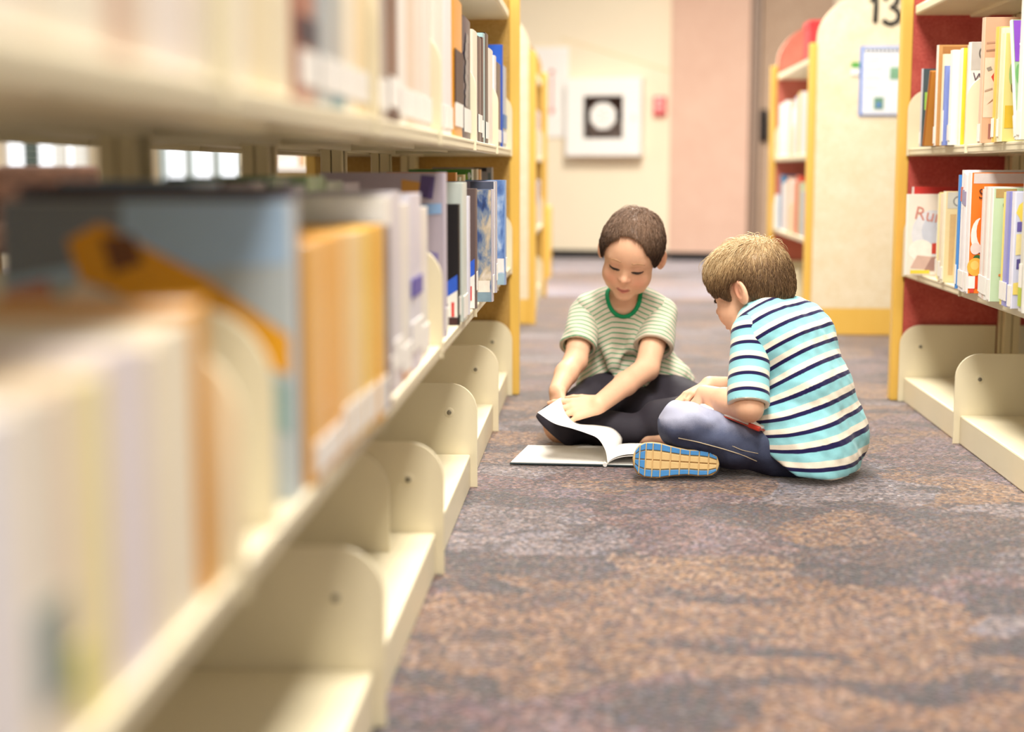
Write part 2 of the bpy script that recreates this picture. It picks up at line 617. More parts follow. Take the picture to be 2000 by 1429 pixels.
def make_rack(name, label, side, xf, bounds, near_panel, far_panel, lining, group, rear=True, screws=True):
    """side +1: shelves open towards +x, -1: towards -x. xf: plane of the bracket fronts."""
    xc = xf - side * 0.31
    root = thing(name, label, 'bookshelf', (xc, (bounds[0] + bounds[-1]) / 2, 0), 0 if side > 0 else math.pi, group)
    ym = (bounds[0] + bounds[-1]) / 2
    D = 0.285
    for hb, zz0, zz1 in ((0, 0.0, 0.234), (1, Z2 - 0.022, Z2 + 0.172), (2, Z3 - 0.022, Z3 + 0.172)):
        def mk():
            b = MB()
            b.prism(bracket_outline(D, zz0, zz1), 'y', -0.003, 0.003, 0.0012)
            return b.build('shelf_bracket', M_STEEL)
        me = mesh_of(mk)
        for s in ((1, -1) if rear else (1,)):
            for y in bounds:
                br = link('shelf_bracket', me, root)
                br.location = (s * 0.31, side * (y - ym), 0)
                if s < 0:
                    br.rotation_euler = (0, 0, math.pi)
                if hb == 0 and s > 0 and screws:
                    b = MB()
                    for sg in (1, -1):
                        b.tube([(-0.062, sg * 0.003, 0.168), (-0.062, sg * 0.0036, 0.168), (-0.062, sg * 0.0040, 0.168)], [0.0115, 0.0105, 0.0085], 20)
                    b.build('screw_dimple', M_STEEL, br)
                    b = MB()
                    for sg in (1, -1):
                        b.tube([(-0.062, sg * 0.0040, 0.168), (-0.062, sg * 0.0056, 0.168), (-0.062, sg * 0.0064, 0.168)], [0.0052, 0.005, 0.0028], 14)
                    b.build('screw', M_SCREW, br)
    # shelves, one per bay and level
    for y0, y1 in zip(bounds, bounds[1:]):
        ln = y1 - y0 - 0.010
        yl = side * ((y0 + y1) / 2 - ym)
        for s in ((1, -1) if rear else (1,)):
            b = MB()
            b.box((s * (0.31 - 0.01 - D / 2), 0, 0.0375), (D - 0.01, ln, 0.075), 0.004)
            o = b.build('base_shelf', M_STEEL, root)
            o.location = (0, yl, 0)
            for zt in (Z2, Z3):
                b = MB()
                b.box((s * (0.31 - D / 2 - 0.002), 0, -0.004), (D - 0.004, ln, 0.008), 0.002)
                b.box((s * (0.31 - 0.012), 0, -0.012), (0.014, ln, 0.022), 0.005)
                b.box((s * (0.31 - D + 0.008), 0, -0.012), (0.012, ln, 0.022), 0.002)
                b.box((s * (0.31 - D * 0.55), 0, -0.012), (0.05, ln * 0.96, 0.014), 0.003)
                o = b.build('shelf', M_STEEL, root)
                o.location = (0, yl, zt)
        b = MB()
        b.box((0, 0, 0.018), (0.60, ln, 0.030), 0.006)
        b.box((0.12, 0, 0.001), (0.05, ln * 0.96, 0.01), 0.003)
        b.box((-0.12, 0, 0.001), (0.05, ln * 0.96, 0.01), 0.003)
        o = b.build('canopy_top', M_STEEL, root)
        o.location = (0, yl, ZC)
    # slotted uprights on the centre line
    ub = MB()
    ub.box((0.012, -0.026, ZC / 2), (0.022, 0.026, ZC), 0.003)
    ub.box((0.012, 0.026, ZC / 2), (0.022, 0.026, ZC), 0.003)
    ub.box((-0.012, -0.026, ZC / 2), (0.022, 0.026, ZC), 0.003)
    ub.box((-0.012, 0.026, ZC / 2), (0.022, 0.026, ZC), 0.003)
    ub.slot = 1
    ub.box((0, 0, ZC / 2), (0.024, 0.03, ZC - 0.01))  # dark fill paints the shade inside the slot
    uo = ub.build('upright', [M_STEEL_BACK, M_SLOT_SHADE])
    ume = uo.data
    bpy.data.objects.remove(uo)
    for i, y in enumerate(bounds):
        o = link('upright', ume, root)
        dy = 0.045 if i == 0 else (-0.045 if i == len(bounds) - 1 else 0)
        o.location = (0, side * (y + dy - ym), 0)
    # end panels
    for flag, y, sgn in ((near_panel, bounds[0], -1), (far_panel, bounds[-1], 1)):
        if not flag:
            continue
        yl = side * (y + sgn * 0.030 - ym)
        out = side * sgn
        arch = [(-0.30, 0.115), (0.30, 0.115), (0.30, 1.235)]
        arch += [(0.30 * math.cos(math.pi * k / 24), 1.235 + 0.21 * math.sin(math.pi * k / 24)) for k in range(1, 24)]
        arch += [(-0.30, 1.235)]
        b = MB()
        b.prism(arch, 'y', 0.0, out * 0.022, 0.003)
        p = b.build('end_panel', M_CREAM, root)
        p.location = (0, yl, 0)
        b = MB()
        b.prism(arch, 'y', -out * 0.018, 0.0)
        b.build('panel_lining', lining, p)
        b = MB()
        b.box((0, out * 0.004, 0.0595), (0.60, 0.036, 0.115), 0.003)
        b.build('bottom_rail', M_OAK, p)
        for s in (1, -1):
            b = MB()
            b.box((s * 0.3155, out * 0.004, 0.61), (0.031, 0.046, 1.22), 0.004)
            b.build('trim_post', M_OAK, p)
    return root


RACK_L = make_rack('library_rack', 'long cream steel book rack beside the aisle, packed with books, yellow end post', 1, -0.262,
                   [0.35, 1.055, 1.76, 2.465, 3.17, 3.87, 4.50], False, True, M_CREAM_SHADED, 'library racks')
RACK_R = make_rack('library_rack', 'cream steel picture book rack with red lined end panel behind the striped boy', -1, 0.917,
                   [2.36, 3.06, 3.76, 4.455], False, True, M_RED, 'library racks')
RACK_R2 = make_rack('library_rack', 'rack with the arched cream end panel numbered 13', -1, 0.896,
                    [6.295, 6.94, 7.585], True, True, M_RED_LIT, 'library racks', screws=False)
RACK_L2 = make_rack('library_rack', 'second rack in line behind the yellow end post, mostly hidden', 1, -0.300,
                    [6.655, 7.35, 8.05], True, True, M_CREAM_SHADED, 'library racks', screws=False)

# low wooden display bench further along the wall
t = thing('display_bench', 'low yellow wooden bench at the far end of the aisle', 'bench', (-0.49, 9.62, 0))
for sx in (-0.17, 0.17):
    box_obj('side_board', (sx, 0, 0.23), (0.03, 0.40, 0.46), M_OAK, t, 0.004)
box_obj('bench_top', (0, 0, 0.42), (0.31, 0.38, 0.028), M_OAK, t, 0.003)
box_obj('lower_shelf', (0, 0, 0.10), (0.31, 0.38, 0.022), M_OAK, t, 0.003)

# steel bookends standing among the books and on the base shelf
def bookend(label, x, y, z, h=0.17, depth=0.20, rz=0.0):
    t = thing('bookend', label, 'bookend', (x, y, z + 0.0006), rz, 'steel bookends')
    b = MB()
    b.prism(bracket_outline(depth, 0.0, h, 0.07), 'y', -0.0025, 0.0025, 0.001)
    b.build('plate', M_STEEL, t)
    b = MB()
    b.box((-depth / 2, 0.035, 0.0012), (depth, 0.07, 0.002))
    b.build('foot', M_STEEL, t)
    return t


bookend('cream steel bookend hiding part of the picture cover, left rack near end', -0.268, 1.19, Z2, 0.185, 0.19)
bookend('cream steel bookend standing alone on the empty bottom shelf of the left rack', -0.338, 2.33, 0.075, 0.17, 0.17)

# the number and the poster on the cream end panel
P13 = [c for c in RACK_R2.children if c.name.startswith('end_panel')]
P13 = min(P13, key=lambda c: (RACK_R2.matrix_basis @ c.matrix_basis.translation).y if False else (Matrix.Translation(RACK_R2.location) @ Matrix.Rotation(math.pi, 4, 'Z') @ c.location).y)
YP = 6.295 - 0.030 - 0.022
b = MB()
# digits brushed as strokes, in panel coordinates (seen from the aisle)
def stroke(pts, r):
    b.tube([(-(x - 1.206), 0.0, z) for x, z in pts], r, 10)
stroke([(1.118, 1.385), (1.140, 1.412), (1.140, 1.36), (1.138, 1.30)], 0.0105)
th = [(1.172, 1.392), (1.188, 1.414), (1.212, 1.418), (1.228, 1.400), (1.222, 1.376), (1.200, 1.362)]
th += [(1.224, 1.352), (1.236, 1.330), (1.228, 1.305), (1.204, 1.294), (1.182, 1.300), (1.170, 1.312)]
stroke(th, 0.0105)
o = b.build('number_thirteen', M_BLACK, P13, True)
o.scale = (1, 0.25, 1)
o.location = (0, 0.024, 0)
o['label'] = 'black brushed number 13'

ps = thing('poster', 'white information sheet with blue edged cover on the panel under number 13', 'poster', (1.172, YP - 0.006, 1.064))
box_obj('backing_sheet', (0, 0.002, 0), (0.180, 0.004, 0.284), mat('#5f86d6', 0.4), ps)
box_obj('paper_sheet', (0.006, -0.001, 0), (0.168, 0.003, 0.272), mat('#eef0f6', 0.5), ps)
b = MB()
for i in range(9):
    b.box((-0.066 + i * 0.0165, -0.003, 0.124), (0.0115, 0.001, 0.012))
b.build('heading', mat('#5b6270', 0.6), ps)
b = MB()
for k, (z, ln) in enumerate(((0.098, 0.06), (0.086, 0.066), (0.074, 0.058), (0.055, 0.075), (0.043, 0.07), (0.02, 0.062), (0.008, 0.068), (-0.02, 0.055), (-0.034, 0.06))):
    b.box((-0.070 + ln / 2, -0.003, z), (ln, 0.001, 0.003))
b.build('text_lines', mat('#c9ccd8', 0.6), ps)
for i, (px, pz, c) in enumerate(((0.052, 0.03, '#7fae8c'), (-0.01, -0.092, '#6f9a7e'))):
    box_obj('photo', (px, -0.003, pz), (0.040, 0.0012, 0.05), mat(c, 0.5, 0.5, 60.0), ps)
box_obj('photo_detail', (-0.01, -0.004, -0.098), (0.018, 0.001, 0.022), mat('#5b86c8', 0.5), ps)
ps = thing('sticker', 'small white sticker with a green top beside the information sheet', 'sticker', (1.062, YP - 0.004, 1.115))
box_obj('white_part', (0, 0, -0.012), (0.034, 0.002, 0.03), M_PAPER, ps)
box_obj('green_part', (0, -0.001, 0.014), (0.032, 0.002, 0.024), mat('#5fae4e', 0.5), ps)

# small box standing on top of that rack
t = thing('storage_box', 'red box standing on top of the number 13 rack', 'box', (1.03, 7.2, ZC + 0.0335))
box_obj('carton', (0, 0, 0.1), (0.075, 0.2, 0.2), mat('#d8323a', 0.5), t, 0.004)
box_obj('box_lid', (0, 0, 0.203), (0.082, 0.21, 0.03), mat('#d8323a', 0.5), t, 0.004)

# ------------------------------------------------------------------ things on the far wall
def wall_thing(name, label, cat, x, z, out=0.0):
    p = wall_p(x, out)
    return thing(name, label, cat, (p[0], p[1], z), WA)


t = wall_thing('defibrillator_cabinet', 'white wall cabinet with a dark square window on the cream wall', 'cabinet', 0.065, 1.10)
b = MB()
W2, W1 = 0.297, 0.155
for c, s in (((-0.226, -0.07, 0), (0.142, 0.14, 0.594)), ((0.226, -0.07, 0), (0.142, 0.14, 0.594)), ((0, -0.07, 0.2295), (0.31, 0.14, 0.135)), ((0, -0.07, -0.2295), (0.31, 0.14, 0.135))):
    b.box(c, s, 0.004)
b.build('case', M_WHITE, t)
box_obj('inside', (0, -0.01, 0), (0.312, 0.016, 0.326), mat('#7d5f58', 0.6), t)
box_obj('pack', (0.0, -0.05, -0.085), (0.27, 0.06, 0.12), mat('#a8968e', 0.6), t, 0.01)
box_obj('strap', (0.0, -0.055, 0.015), (0.30, 0.03, 0.05), mat('#3a2b2c', 0.6), t, 0.004)
b = MB()
b.prism([(0.108 * math.cos(math.pi / 8 + k * math.pi / 4), 0.108 * math.sin(math.pi / 8 + k * math.pi / 4) + 0.01) for k in range(8)], 'y', -0.138, -0.1345)
b.build('round_sign', M_WHITE, t)
b = MB()
for k in range(5):
    a = math.pi * 2 * k / 5
    b.box((0.034 * math.cos(a), -0.139, 0.012 + 0.040 * math.sin(a)), (0.026, 0.002, 0.016))
b.build('sign_mark', mat('#efc4be', 0.6), t)
b = MB()
b.box((0, -0.132, 0.0), (0.32, 0.003, 0.33))
b.build('window_pane', M_GLASS, t)
box_obj('latch', (0.24, -0.146, 0.0), (0.02, 0.012, 0.05), mat('#d8d4d0', 0.4), t, 0.003)

t = wall_thing('fire_alarm_pull', 'small pinkish red alarm box on the cream wall beside the cabinet', 'alarm', 0.478, 1.185)
box_obj('housing', (0, -0.025, 0), (0.098, 0.05, 0.148), mat('#e0646a', 0.5), t, 0.008)
box_obj('pull_bar', (0, -0.055, -0.01), (0.06, 0.012, 0.03), mat('#f0c0bc', 0.5), t, 0.003)
box_obj('lens', (0, -0.052, 0.045), (0.05, 0.008, 0.025), mat('#f3d6d2', 0.4), t, 0.002)

t = wall_thing('wall_sign', 'tall white sign with a thin red vertical mark on the cream wall', 'sign', -0.40, 1.30)
box_obj('sign_board', (0, -0.008, 0), (0.34, 0.016, 0.70), M_WHITE, t, 0.002)
b = MB()
b.box((0.035, -0.017, 0.0), (0.012, 0.002, 0.26))
b.prism([(0.012, -0.13), (0.058, -0.13), (0.035, -0.18)], 'y', -0.018, -0.016)
b.box((0.035, -0.017, 0.16), (0.034, 0.002, 0.03))
b.build('red_arrow', mat('#d9705f', 0.6), t)

# ------------------------------------------------------------------ the room beyond the left rack, seen through its gap
t = thing('display_stand', 'white display shelf seen through the gap of the left rack', 'display shelf', (-1.86, 9.0, 0))
box_obj('shelf_board', (0, 0, 0.70), (0.60, 0.30, 0.03), M_WHITE, t, 0.003)
for sx in (-0.285, 0.285):
    box_obj('side_board', (sx, 0, 0.50), (0.03, 0.30, 1.0), M_STEEL, t, 0.003)
box_obj('back_board', (0, 0.145, 0.50), (0.54, 0.012, 1.0), M_STEEL_BACK, t)
box_obj('lower_shelf', (0, 0, 0.12), (0.54, 0.28, 0.03), M_WHITE, t, 0.003)
t = thing('lounge_chair', 'brown patterned chair back seen through the gap at the far side', 'chair', (-3.05, 8.0, 0), 0.3)
M_BROWNCH = mat('#7b5a48', 0.8, 0.4, 16.0)
box_obj('seat', (0, 0, 0.33), (0.6, 0.6, 0.16), M_BROWNCH, t, 0.04)
box_obj('backrest', (0, 0.26, 0.50), (0.6, 0.12, 0.44), M_BROWNCH, t, 0.04)
for sx in (-0.34, 0.34):
    box_obj('armrest', (sx, 0, 0.36), (0.10, 0.62, 0.40), M_BROWNCH, t, 0.03)
for sx in (-0.3, 0.3):
    for sy in (-0.25, 0.25):
        box_obj('leg', (sx, sy, 0.125), (0.05, 0.05, 0.25), M_OAK, t)


# ------------------------------------------------------------------ books
ORD = ['', 'first', 'second', 'third', 'fourth', 'fifth', 'sixth', 'seventh', 'eighth', 'ninth', 'tenth', 'eleventh', 'twelfth', 'thirteenth',
       'fourteenth', 'fifteenth', 'sixteenth', 'seventeenth', 'eighteenth', 'nineteenth', 'twentieth'] + \
      ['twenty-' + s for s in ('first', 'second', 'third', 'fourth', 'fifth', 'sixth', 'seventh', 'eighth', 'ninth')] + ['thirtieth'] + \
      ['thirty-' + s for s in ('first', 'second', 'third', 'fourth', 'fifth', 'sixth', 'seventh', 'eighth', 'ninth')] + ['fortieth'] + \
      ['forty-' + s for s in ('first', 'second', 'third', 'fourth', 'fifth', 'sixth', 'seventh', 'eighth', 'ninth')]
M_LABEL = mat('#f4efe8', 0.5, 0.02)


def book(label, group, x, y, z, t, d, h, rz=0.0, color='#ffffff', spine=None, lean=0.0, lab=None, band=None, hard=True, yaw=0.0, foot=None):
    """Spine at local x = 0 facing +x, thickness along y, standing on z."""
    root = thing('book', label, 'book', (x, y, z), rz + yaw, group)
    if lean:
        root.rotation_euler = (lean, 0, rz + yaw)
        root.location.z = z + abs(math.sin(lean)) * t / 2 + 0.0005
    c = 0.0022 if hard else 0.0009
    b = MB()
    b.box((-d / 2, t / 2 - c / 2, h / 2), (d, c, h), 0.0004, seg=1)
    b.box((-d / 2, -t / 2 + c / 2, h / 2), (d, c, h), 0.0004, seg=1)
    b.slot = 1
    n = 6                                     # gently rounded spine
    pr = [(-0.002, -t / 2 + 0.0002)]
    for k in range(n + 1):
        a = -math.pi / 2 + math.pi * k / n
        pr.append((0.0035 * math.cos(a), (t / 2 - 0.0002) * math.sin(a)))
    pr.append((-0.002, t / 2 - 0.0002))
    b.prism(pr, 'z', 0.0, h)
    b.build('cover', [mat(color, 0.35, 0.05, 40.0, coat=0.25), mat(spine or color, 0.35, 0.06, 40.0, coat=0.25)], root)
    m = 0.003 if hard else 0.0005
    box_obj('page_block', (-d / 2 - 0.001, 0, h / 2), (d - 0.004 - m, t - 2 * c - 0.0002, h - 2 * m), M_PAPER, root)
    if lab:
        z0, z1 = lab
        b = MB()
        b.box((0.0035, 0, (z0 + z1) / 2), (0.0016, t * 0.86, z1 - z0))
        b.build('spine_label', M_LABEL, root)
    if foot:
        b = MB()
        b.box((0.0034, 0, foot[1]), (0.0015, t * 0.9, foot[2]))
        b.build('spine_stripe', mat(foot[0], 0.4), root)
    if band:
        b = MB()
        b.box((0.0034, 0, h * band[1]), (0.0014, t * 0.88, h * band[2]))
        b.build('spine_title', mat(band[0], 0.45), root)
    return root


rnd = random.Random(11)
LB_BOUNDS = [0.35, 1.055, 1.76, 2.465, 3.17, 3.87, 4.50]
RB_BOUNDS = [2.36, 3.06, 3.76, 4.455]


def clear_of(y0, y1, bounds):
    """Shrink a book's room so that no bracket runs through it."""
    y0, y1 = min(y0, y1), max(y0, y1)
    for q in bounds:
        if y0 - 0.005 < q < y1 + 0.005:
            if q - y0 > y1 - q:
                y1 = min(y1, q - 0.0055)
            else:
                y0 = max(y0, q + 0.0055)
    return y0, y1


def shelf_row(rows, x, zs, side, group, tail, top=None, start=1):
    """rows: (px0, px1, y_top or height, colour, description, options), from the end post towards the camera."""
    out = []
    for i, r in enumerate(rows):
        px0, px1, yt, colr, desc = r[:5]
        op = dict(r[5]) if len(r) > 5 else {}
        X = op.pop('X', x)
        Y0, Y1 = y_of(px0, X), y_of(px1, X)
        Y0, Y1 = clear_of(Y0, Y1, LB_BOUNDS if side > 0 else RB_BOUNDS)
        t = max(0.006, Y1 - Y0 - 0.0015)
        h = yt if yt < 0.9 else at((px0 + px1) / 2, yt, (Y0 + Y1) / 2)[2] - zs
        op.setdefault('d', 0.19)
        lab = desc + ', ' + ORD[start + i] + ' ' + tail
        out.append(book(lab, group, X, (Y0 + Y1) / 2, zs + 0.0005, t, op.pop('d'), h, 0 if side > 0 else math.pi, colr, **op))
    return out


def shelf_row_y(rows, x, zs, side, group, tail, start=1):
    """Same with world distances: (y_far, y_near, height, colour, description, options)."""
    for i, r in enumerate(rows):
        a, c, h, colr, desc = r[:5]
        op = dict(r[5]) if len(r) > 5 else {}
        X = op.pop('X', x)
        op.setdefault('d', 0.19)
        a, c = clear_of(a, c, LB_BOUNDS if side > 0 else RB_BOUNDS)
        book(desc + ', ' + ORD[start + i] + ' ' + tail, group, X, (a + c) / 2, zs + 0.0005, abs(a - c) - 0.0015, op.pop('d'), h, 0 if side > 0 else math.pi, colr, **op)


LL = 'from the end post, left rack lower row'
GL = 'books in the lower row of the left rack'
LB = (0.012, 0.052)
# --- left rack, lower row, from the end post towards the camera


def cloud_print(name, stops, seed):
    """Printed sky photograph: drifting tones, lighter in the middle of the cover."""
    m = bpy.data.materials.new(name)
    m.use_nodes = True
    nt = m.node_tree
    b = nt.nodes['Principled BSDF']
    b.inputs['Roughness'].default_value = 0.35
    tc = nt.nodes.new('ShaderNodeTexCoord')
    mp = nt.nodes.new('ShaderNodeMapping')
    mp.inputs['Location'].default_value = (seed, seed * 0.7, seed * 1.3)
    mp.inputs['Rotation'].default_value = (0, 0.6, 0)
    mp.inputs['Scale'].default_value = (34, 34, 17)
    nz = nt.nodes.new('ShaderNodeTexNoise')
    nz.inputs['Scale'].default_value = 1.0
    nz.inputs['Detail'].default_value = 6
    nz.inputs['Distortion'].default_value = 0.4
    nt.links.new(tc.outputs['Object'], mp.inputs['Vector'])
    nt.links.new(mp.outputs['Vector'], nz.inputs['Vector'])
    r = nt.nodes.new('ShaderNodeValToRGB')
    el = r.color_ramp.elements
    while len(el) < len(stops):
        el.new(0.5)
    for e, (p, c) in zip(el, stops):
        e.position = p
        e.color = lin(c)
    nt.links.new(nz.outputs['Fac'], r.inputs[0])
    nt.links.new(r.outputs[0], b.inputs['Base Color'])
    return m


def cover_sheet(root, t, h, m):
    b = MB()
    b.poly([(-.09, -t / 2 - .0004, .001), (-.0008, -t / 2 - .0004, .001), (-.0008, -t / 2 - .0004, h - .001), (-.09, -t / 2 - .0004, h - .001)])
    b.build('cover_photo', m, root)



def near_art(root, t, polys, name='cover_print'):
    """Flat printed shapes on the side of a left rack book that faces the camera; (x from spine towards 0, height)."""
    y = -t / 2 - 0.0005
    b = MB()
    mats = []
    for i, (h, pts) in enumerate(polys):
        mats.append(mat(h, 0.4, 0.15, 80.0))
        b.slot = i
        b.poly([(px, y - 0.00012 * i, pz) for px, pz in pts])
    return b.build(name, mats, root)


def blob(cx, cz, rx, rz, seed, n=16):
    r_ = random.Random(seed)
    return [(cx + rx * r_.uniform(.7, 1.15) * math.cos(2 * math.pi * k / n), cz + rz * r_.uniform(.7, 1.15) * math.sin(2 * math.pi * k / n)) for k in range(n)]


def barcode_back(root, t, h, wd):
    """Back cover with a slanting blue band and a white barcode corner, on the side facing the camera."""
    near_art(root, t, [('#f4efe8', [(-wd, 0.001), (-0.001, 0.001), (-0.001, h * 0.30), (-wd, h * 0.10)]), ('#2f5fd0', [(-wd, h * 0.10), (-0.001, h * 0.29), (-0.001, h * 0.42), (-wd, h * 0.22)])], 'back_cover_band')
    y = -t / 2 - 0.0012
    b = MB()
    for k in range(9):
        b.box((-0.030 + k * 0.0013, y, h * 0.13), (0.0007 if k % 3 else 0.0010, 0.0004, h * 0.09))
    b.build('barcode', M_BLACK, root)
    box_obj('red_stripe', (-0.010, y, h * 0.13), (0.0055, 0.0004, h * 0.12), mat('#dc3f3c', 0.5), root)


b1 = book('sky blue cloudy book with white label nearest the end post, left rack lower row', GL, -0.240, 3.80, Z2 + 0.0005, 0.035, 0.17, 0.270, 0, '#6f8fc0', '#8fa8d0', lab=(0.035, 0.07))
cover_sheet(b1, 0.035, 0.27, cloud_print('blue_sky_cover', ((0.3, '#34549a'), (0.45, '#6f90c8'), (0.55, '#a9bede'), (0.66, '#e6e8ee')), 3.1))
near_art(b1, 0.035, [('#9ab6c8', [(-.06, .0), (-.001, .0), (-.001, .03), (-.06, .03)]), ('#f0e6e6', [(-.020, .033), (-.002, .033), (-.002, .068), (-.020, .068)])])
bq = book('dusty grey violet book standing between the two cloudy ones, left rack lower row', GL, -0.247, 3.55, Z2 + 0.0005, 0.035, 0.17, 0.269, 0, '#8a8496', '#b8b4c0', lab=(0.03, 0.07))
near_art(bq, 0.035, [('#4e5468', [(-.06, .235), (-.001, .24), (-.001, .268), (-.06, .268)]), ('#b5a6b0', blob(-.02, .22, .012, .02, 7)), ('#e9e4e4', [(-.0035, .0), (-.001, .0), (-.001, .268), (-.0035, .268)])])
b2 = book('dark blue book with dusky cloud cover next to the small bracket, left rack lower row', GL, -0.2385, 3.31, Z2 + 0.0005, 0.040, 0.17, 0.253, 0, '#4a5878', '#c9c2cc', lab=(0.02, 0.06))
cover_sheet(b2, 0.040, 0.253, cloud_print('dusk_cloud_cover', ((0.3, '#20284a'), (0.42, '#40588c'), (0.5, '#7d8ba0'), (0.6, '#c4b49c'), (0.7, '#ddd2c8')), 8.4))
near_art(b2, 0.040, [('#7f98a8', [(-.07, .0), (-.001, .0), (-.001, .022), (-.07, .022)]), ('#efe2d8', [(-.030, .022), (-.004, .022), (-.004, .048), (-.030, .048)])])
bq = book('brown book with blue band and barcode on its back, left rack lower row', GL, -0.2615, 3.135, Z2 + 0.0005, 0.030, 0.17, 0.257, 0, '#5d4b48', '#6a5652', lab=(0.04, 0.08))
barcode_back(bq, 0.030, 0.257, 0.07)
bk = book('black book with blue band and barcode on its back, left rack lower row', GL, -0.267, 2.80, Z2 + 0.0005, 0.022, 0.17, 0.232, 0, '#0e0b0c', '#191516', lab=(0.02, 0.055))
barcode_back(bk, 0.022, 0.232, 0.07)
box_obj('foot_stripe', (-0.014, -0.0122, 0.008), (0.026, 0.0012, 0.014), mat('#3a1418', 0.5), bk)
book('pale mint spined book behind the black barcode book, left rack lower row', GL, -0.2650, 2.90, Z2 + 0.0005, 0.10, 0.18, 0.272, 0, '#c9d2cc', '#d3ddd6', lab=(0.006, 0.05))
book('thin lilac white book beside the pale mint one, left rack lower row', GL, -0.2665, 3.01, Z2 + 0.0005, 0.05, 0.18, 0.243, 0, '#dfe0f2', '#e6e6f6')
# taller books standing further in
for px, Y, yt, colr, sp, desc in (
        (960, 4.20, 327, '#8f8f92', '#9a9a98', 'tall grey book with black cover strip set back behind the cloudy books'),
        (937, 4.10, 331, '#e8b070', '#eab878', 'tall orange cream book set back behind the cloudy books'),
        (931, 4.04, 330, '#d9c8a8', '#e4d6b8', 'tall sand coloured book set back behind the cloudy books'),
        (921, 3.97, 331, '#4f8a2e', '#e4ece0', 'tall leafy green book set back behind the barcode books'),
        (905, 3.74, 341, '#ecd8a4', '#f0dfae', 'tall cream yellow book set back behind the barcode books'),
        (897, 3.68, 346, '#d4dcae', '#dbe4ba', 'tall pale green book set back behind the barcode books'),
        (889, 3.62, 337, '#eaa24c', '#eeaa54', 'tall orange book set back behind the black barcode book')):
    r_ = ray(px, 400)
    X = r_[0] * (Y - 0.017)
    h = at(px, yt, Y)[2] - Z2
    o = book(desc + ', left rack', GL, X, Y, Z2 + 0.0005, 0.034, 0.17, h, 0, colr, sp)
    if 'leafy' in desc:
        near_art(o, 0.034, [('#e9f0e4', [(-.06, h - .042), (-.001, h - .040), (-.001, h - .036), (-.06, h - .038)]), ('#bfd86a', blob(-.008, h - .07, .006, .014, 5)), ('#f4f6ea', blob(-.006, h - .018, .005, .010, 6)), ('#9cc04a', blob(-.014, h - .02, .006, .010, 8))])
    if 'black cover strip' in desc:
        near_art(o, 0.034, [('#1c1a1c', [(-.05, h - .012), (-.014, h - .012), (-.014, h - .001), (-.05, h - .001)]), ('#5a6a70', [(-.010, 0.0), (-.003, 0.0), (-.003, h - .016), (-.010, h - .016)])])

# plastic jacketed tall book whose cover shows above its neighbours
pj = book('tall book in clear jacket with purple and light blue cover shapes, left rack lower row', GL, -0.272, 2.60, Z2 + 0.0005, 0.03, 0.22, 0.292, 0, '#b5aab8', '#c3bac8', lab=LB)
b = MB()
y = -0.0156
for s, pts in ((0, [(-0.075, 0.235), (-0.045, 0.24), (-0.04, 0.275), (-0.075, 0.28)]), (1, [(-0.045, 0.25), (-0.02, 0.245), (-0.015, 0.285), (-0.04, 0.288)]),
               (2, [(-0.06, 0.215), (-0.004, 0.22), (-0.004, 0.238), (-0.055, 0.236)]), (3, [(-0.06, 0.02), (-0.01, 0.02), (-0.01, 0.15), (-0.06, 0.16)])):
    b.slot = s
    b.poly([(px, y - 0.0001 * s, pz) for px, pz in pts])
b.build('cover_print', [mat('#dba24e', 0.4), mat('#5a4a80', 0.4), mat('#8fb4e0', 0.4), mat('#8a80b0', 0.4)], pj)

rows = [
    (2.36, 2.24, 0.238, '#efe9e2', 'white spined book', dict(lab=LB, X=-0.276)),
    (2.24, 2.10, 0.262, '#dcd8e6', 'lavender white spine with violet stripe', dict(lab=(0.03, 0.075), foot=('#4a3fa8', 0.125, 0.028))),
    (2.10, 2.00, 0.250, '#ece6e0', 'pale cream grey spine', dict(lab=LB, foot=('#d98a3c', 0.012, 0.012))),
    (2.00, 1.92, 0.268, '#d5cfd8', 'grey lilac spine', dict(lab=(0.03, 0.07))),
    (1.92, 1.845, 0.262, '#f3eee6', 'plain white spine', dict(lab=LB)),
    (1.835, 1.766, 0.228, '#3a2250', 'dark purple spine', dict(X=-0.262)),
    (1.754, 1.69, 0.232, '#f0b748', 'golden yellow spine', dict(lab=(0.01, 0.05), X=-0.258)),
    (1.69, 1.615, 0.230, '#f4c860', 'lighter yellow spine', dict(lab=(0.01, 0.05), X=-0.262)),
    (1.615, 1.55, 0.230, '#f6d59a', 'pale peach spine', dict(lab=(0.01, 0.05), X=-0.264)),
    (1.55, 1.49, 0.232, '#f4c47c', 'light orange spine', dict(lab=(0.01, 0.05), X=-0.266)),
    (1.49, 1.42, 0.230, '#f2b04e', 'amber orange spine', dict(lab=(0.008, 0.04), X=-0.268)),
    (1.42, 1.34, 0.229, '#f3b864', 'deep amber spine', dict(lab=(0.008, 0.04), X=-0.268)),
]
for r in rows:
    r[5]['d'] = 0.118
shelf_row_y(rows, -0.272, Z2, 1, GL, 'before the dividing bracket, left rack lower row')
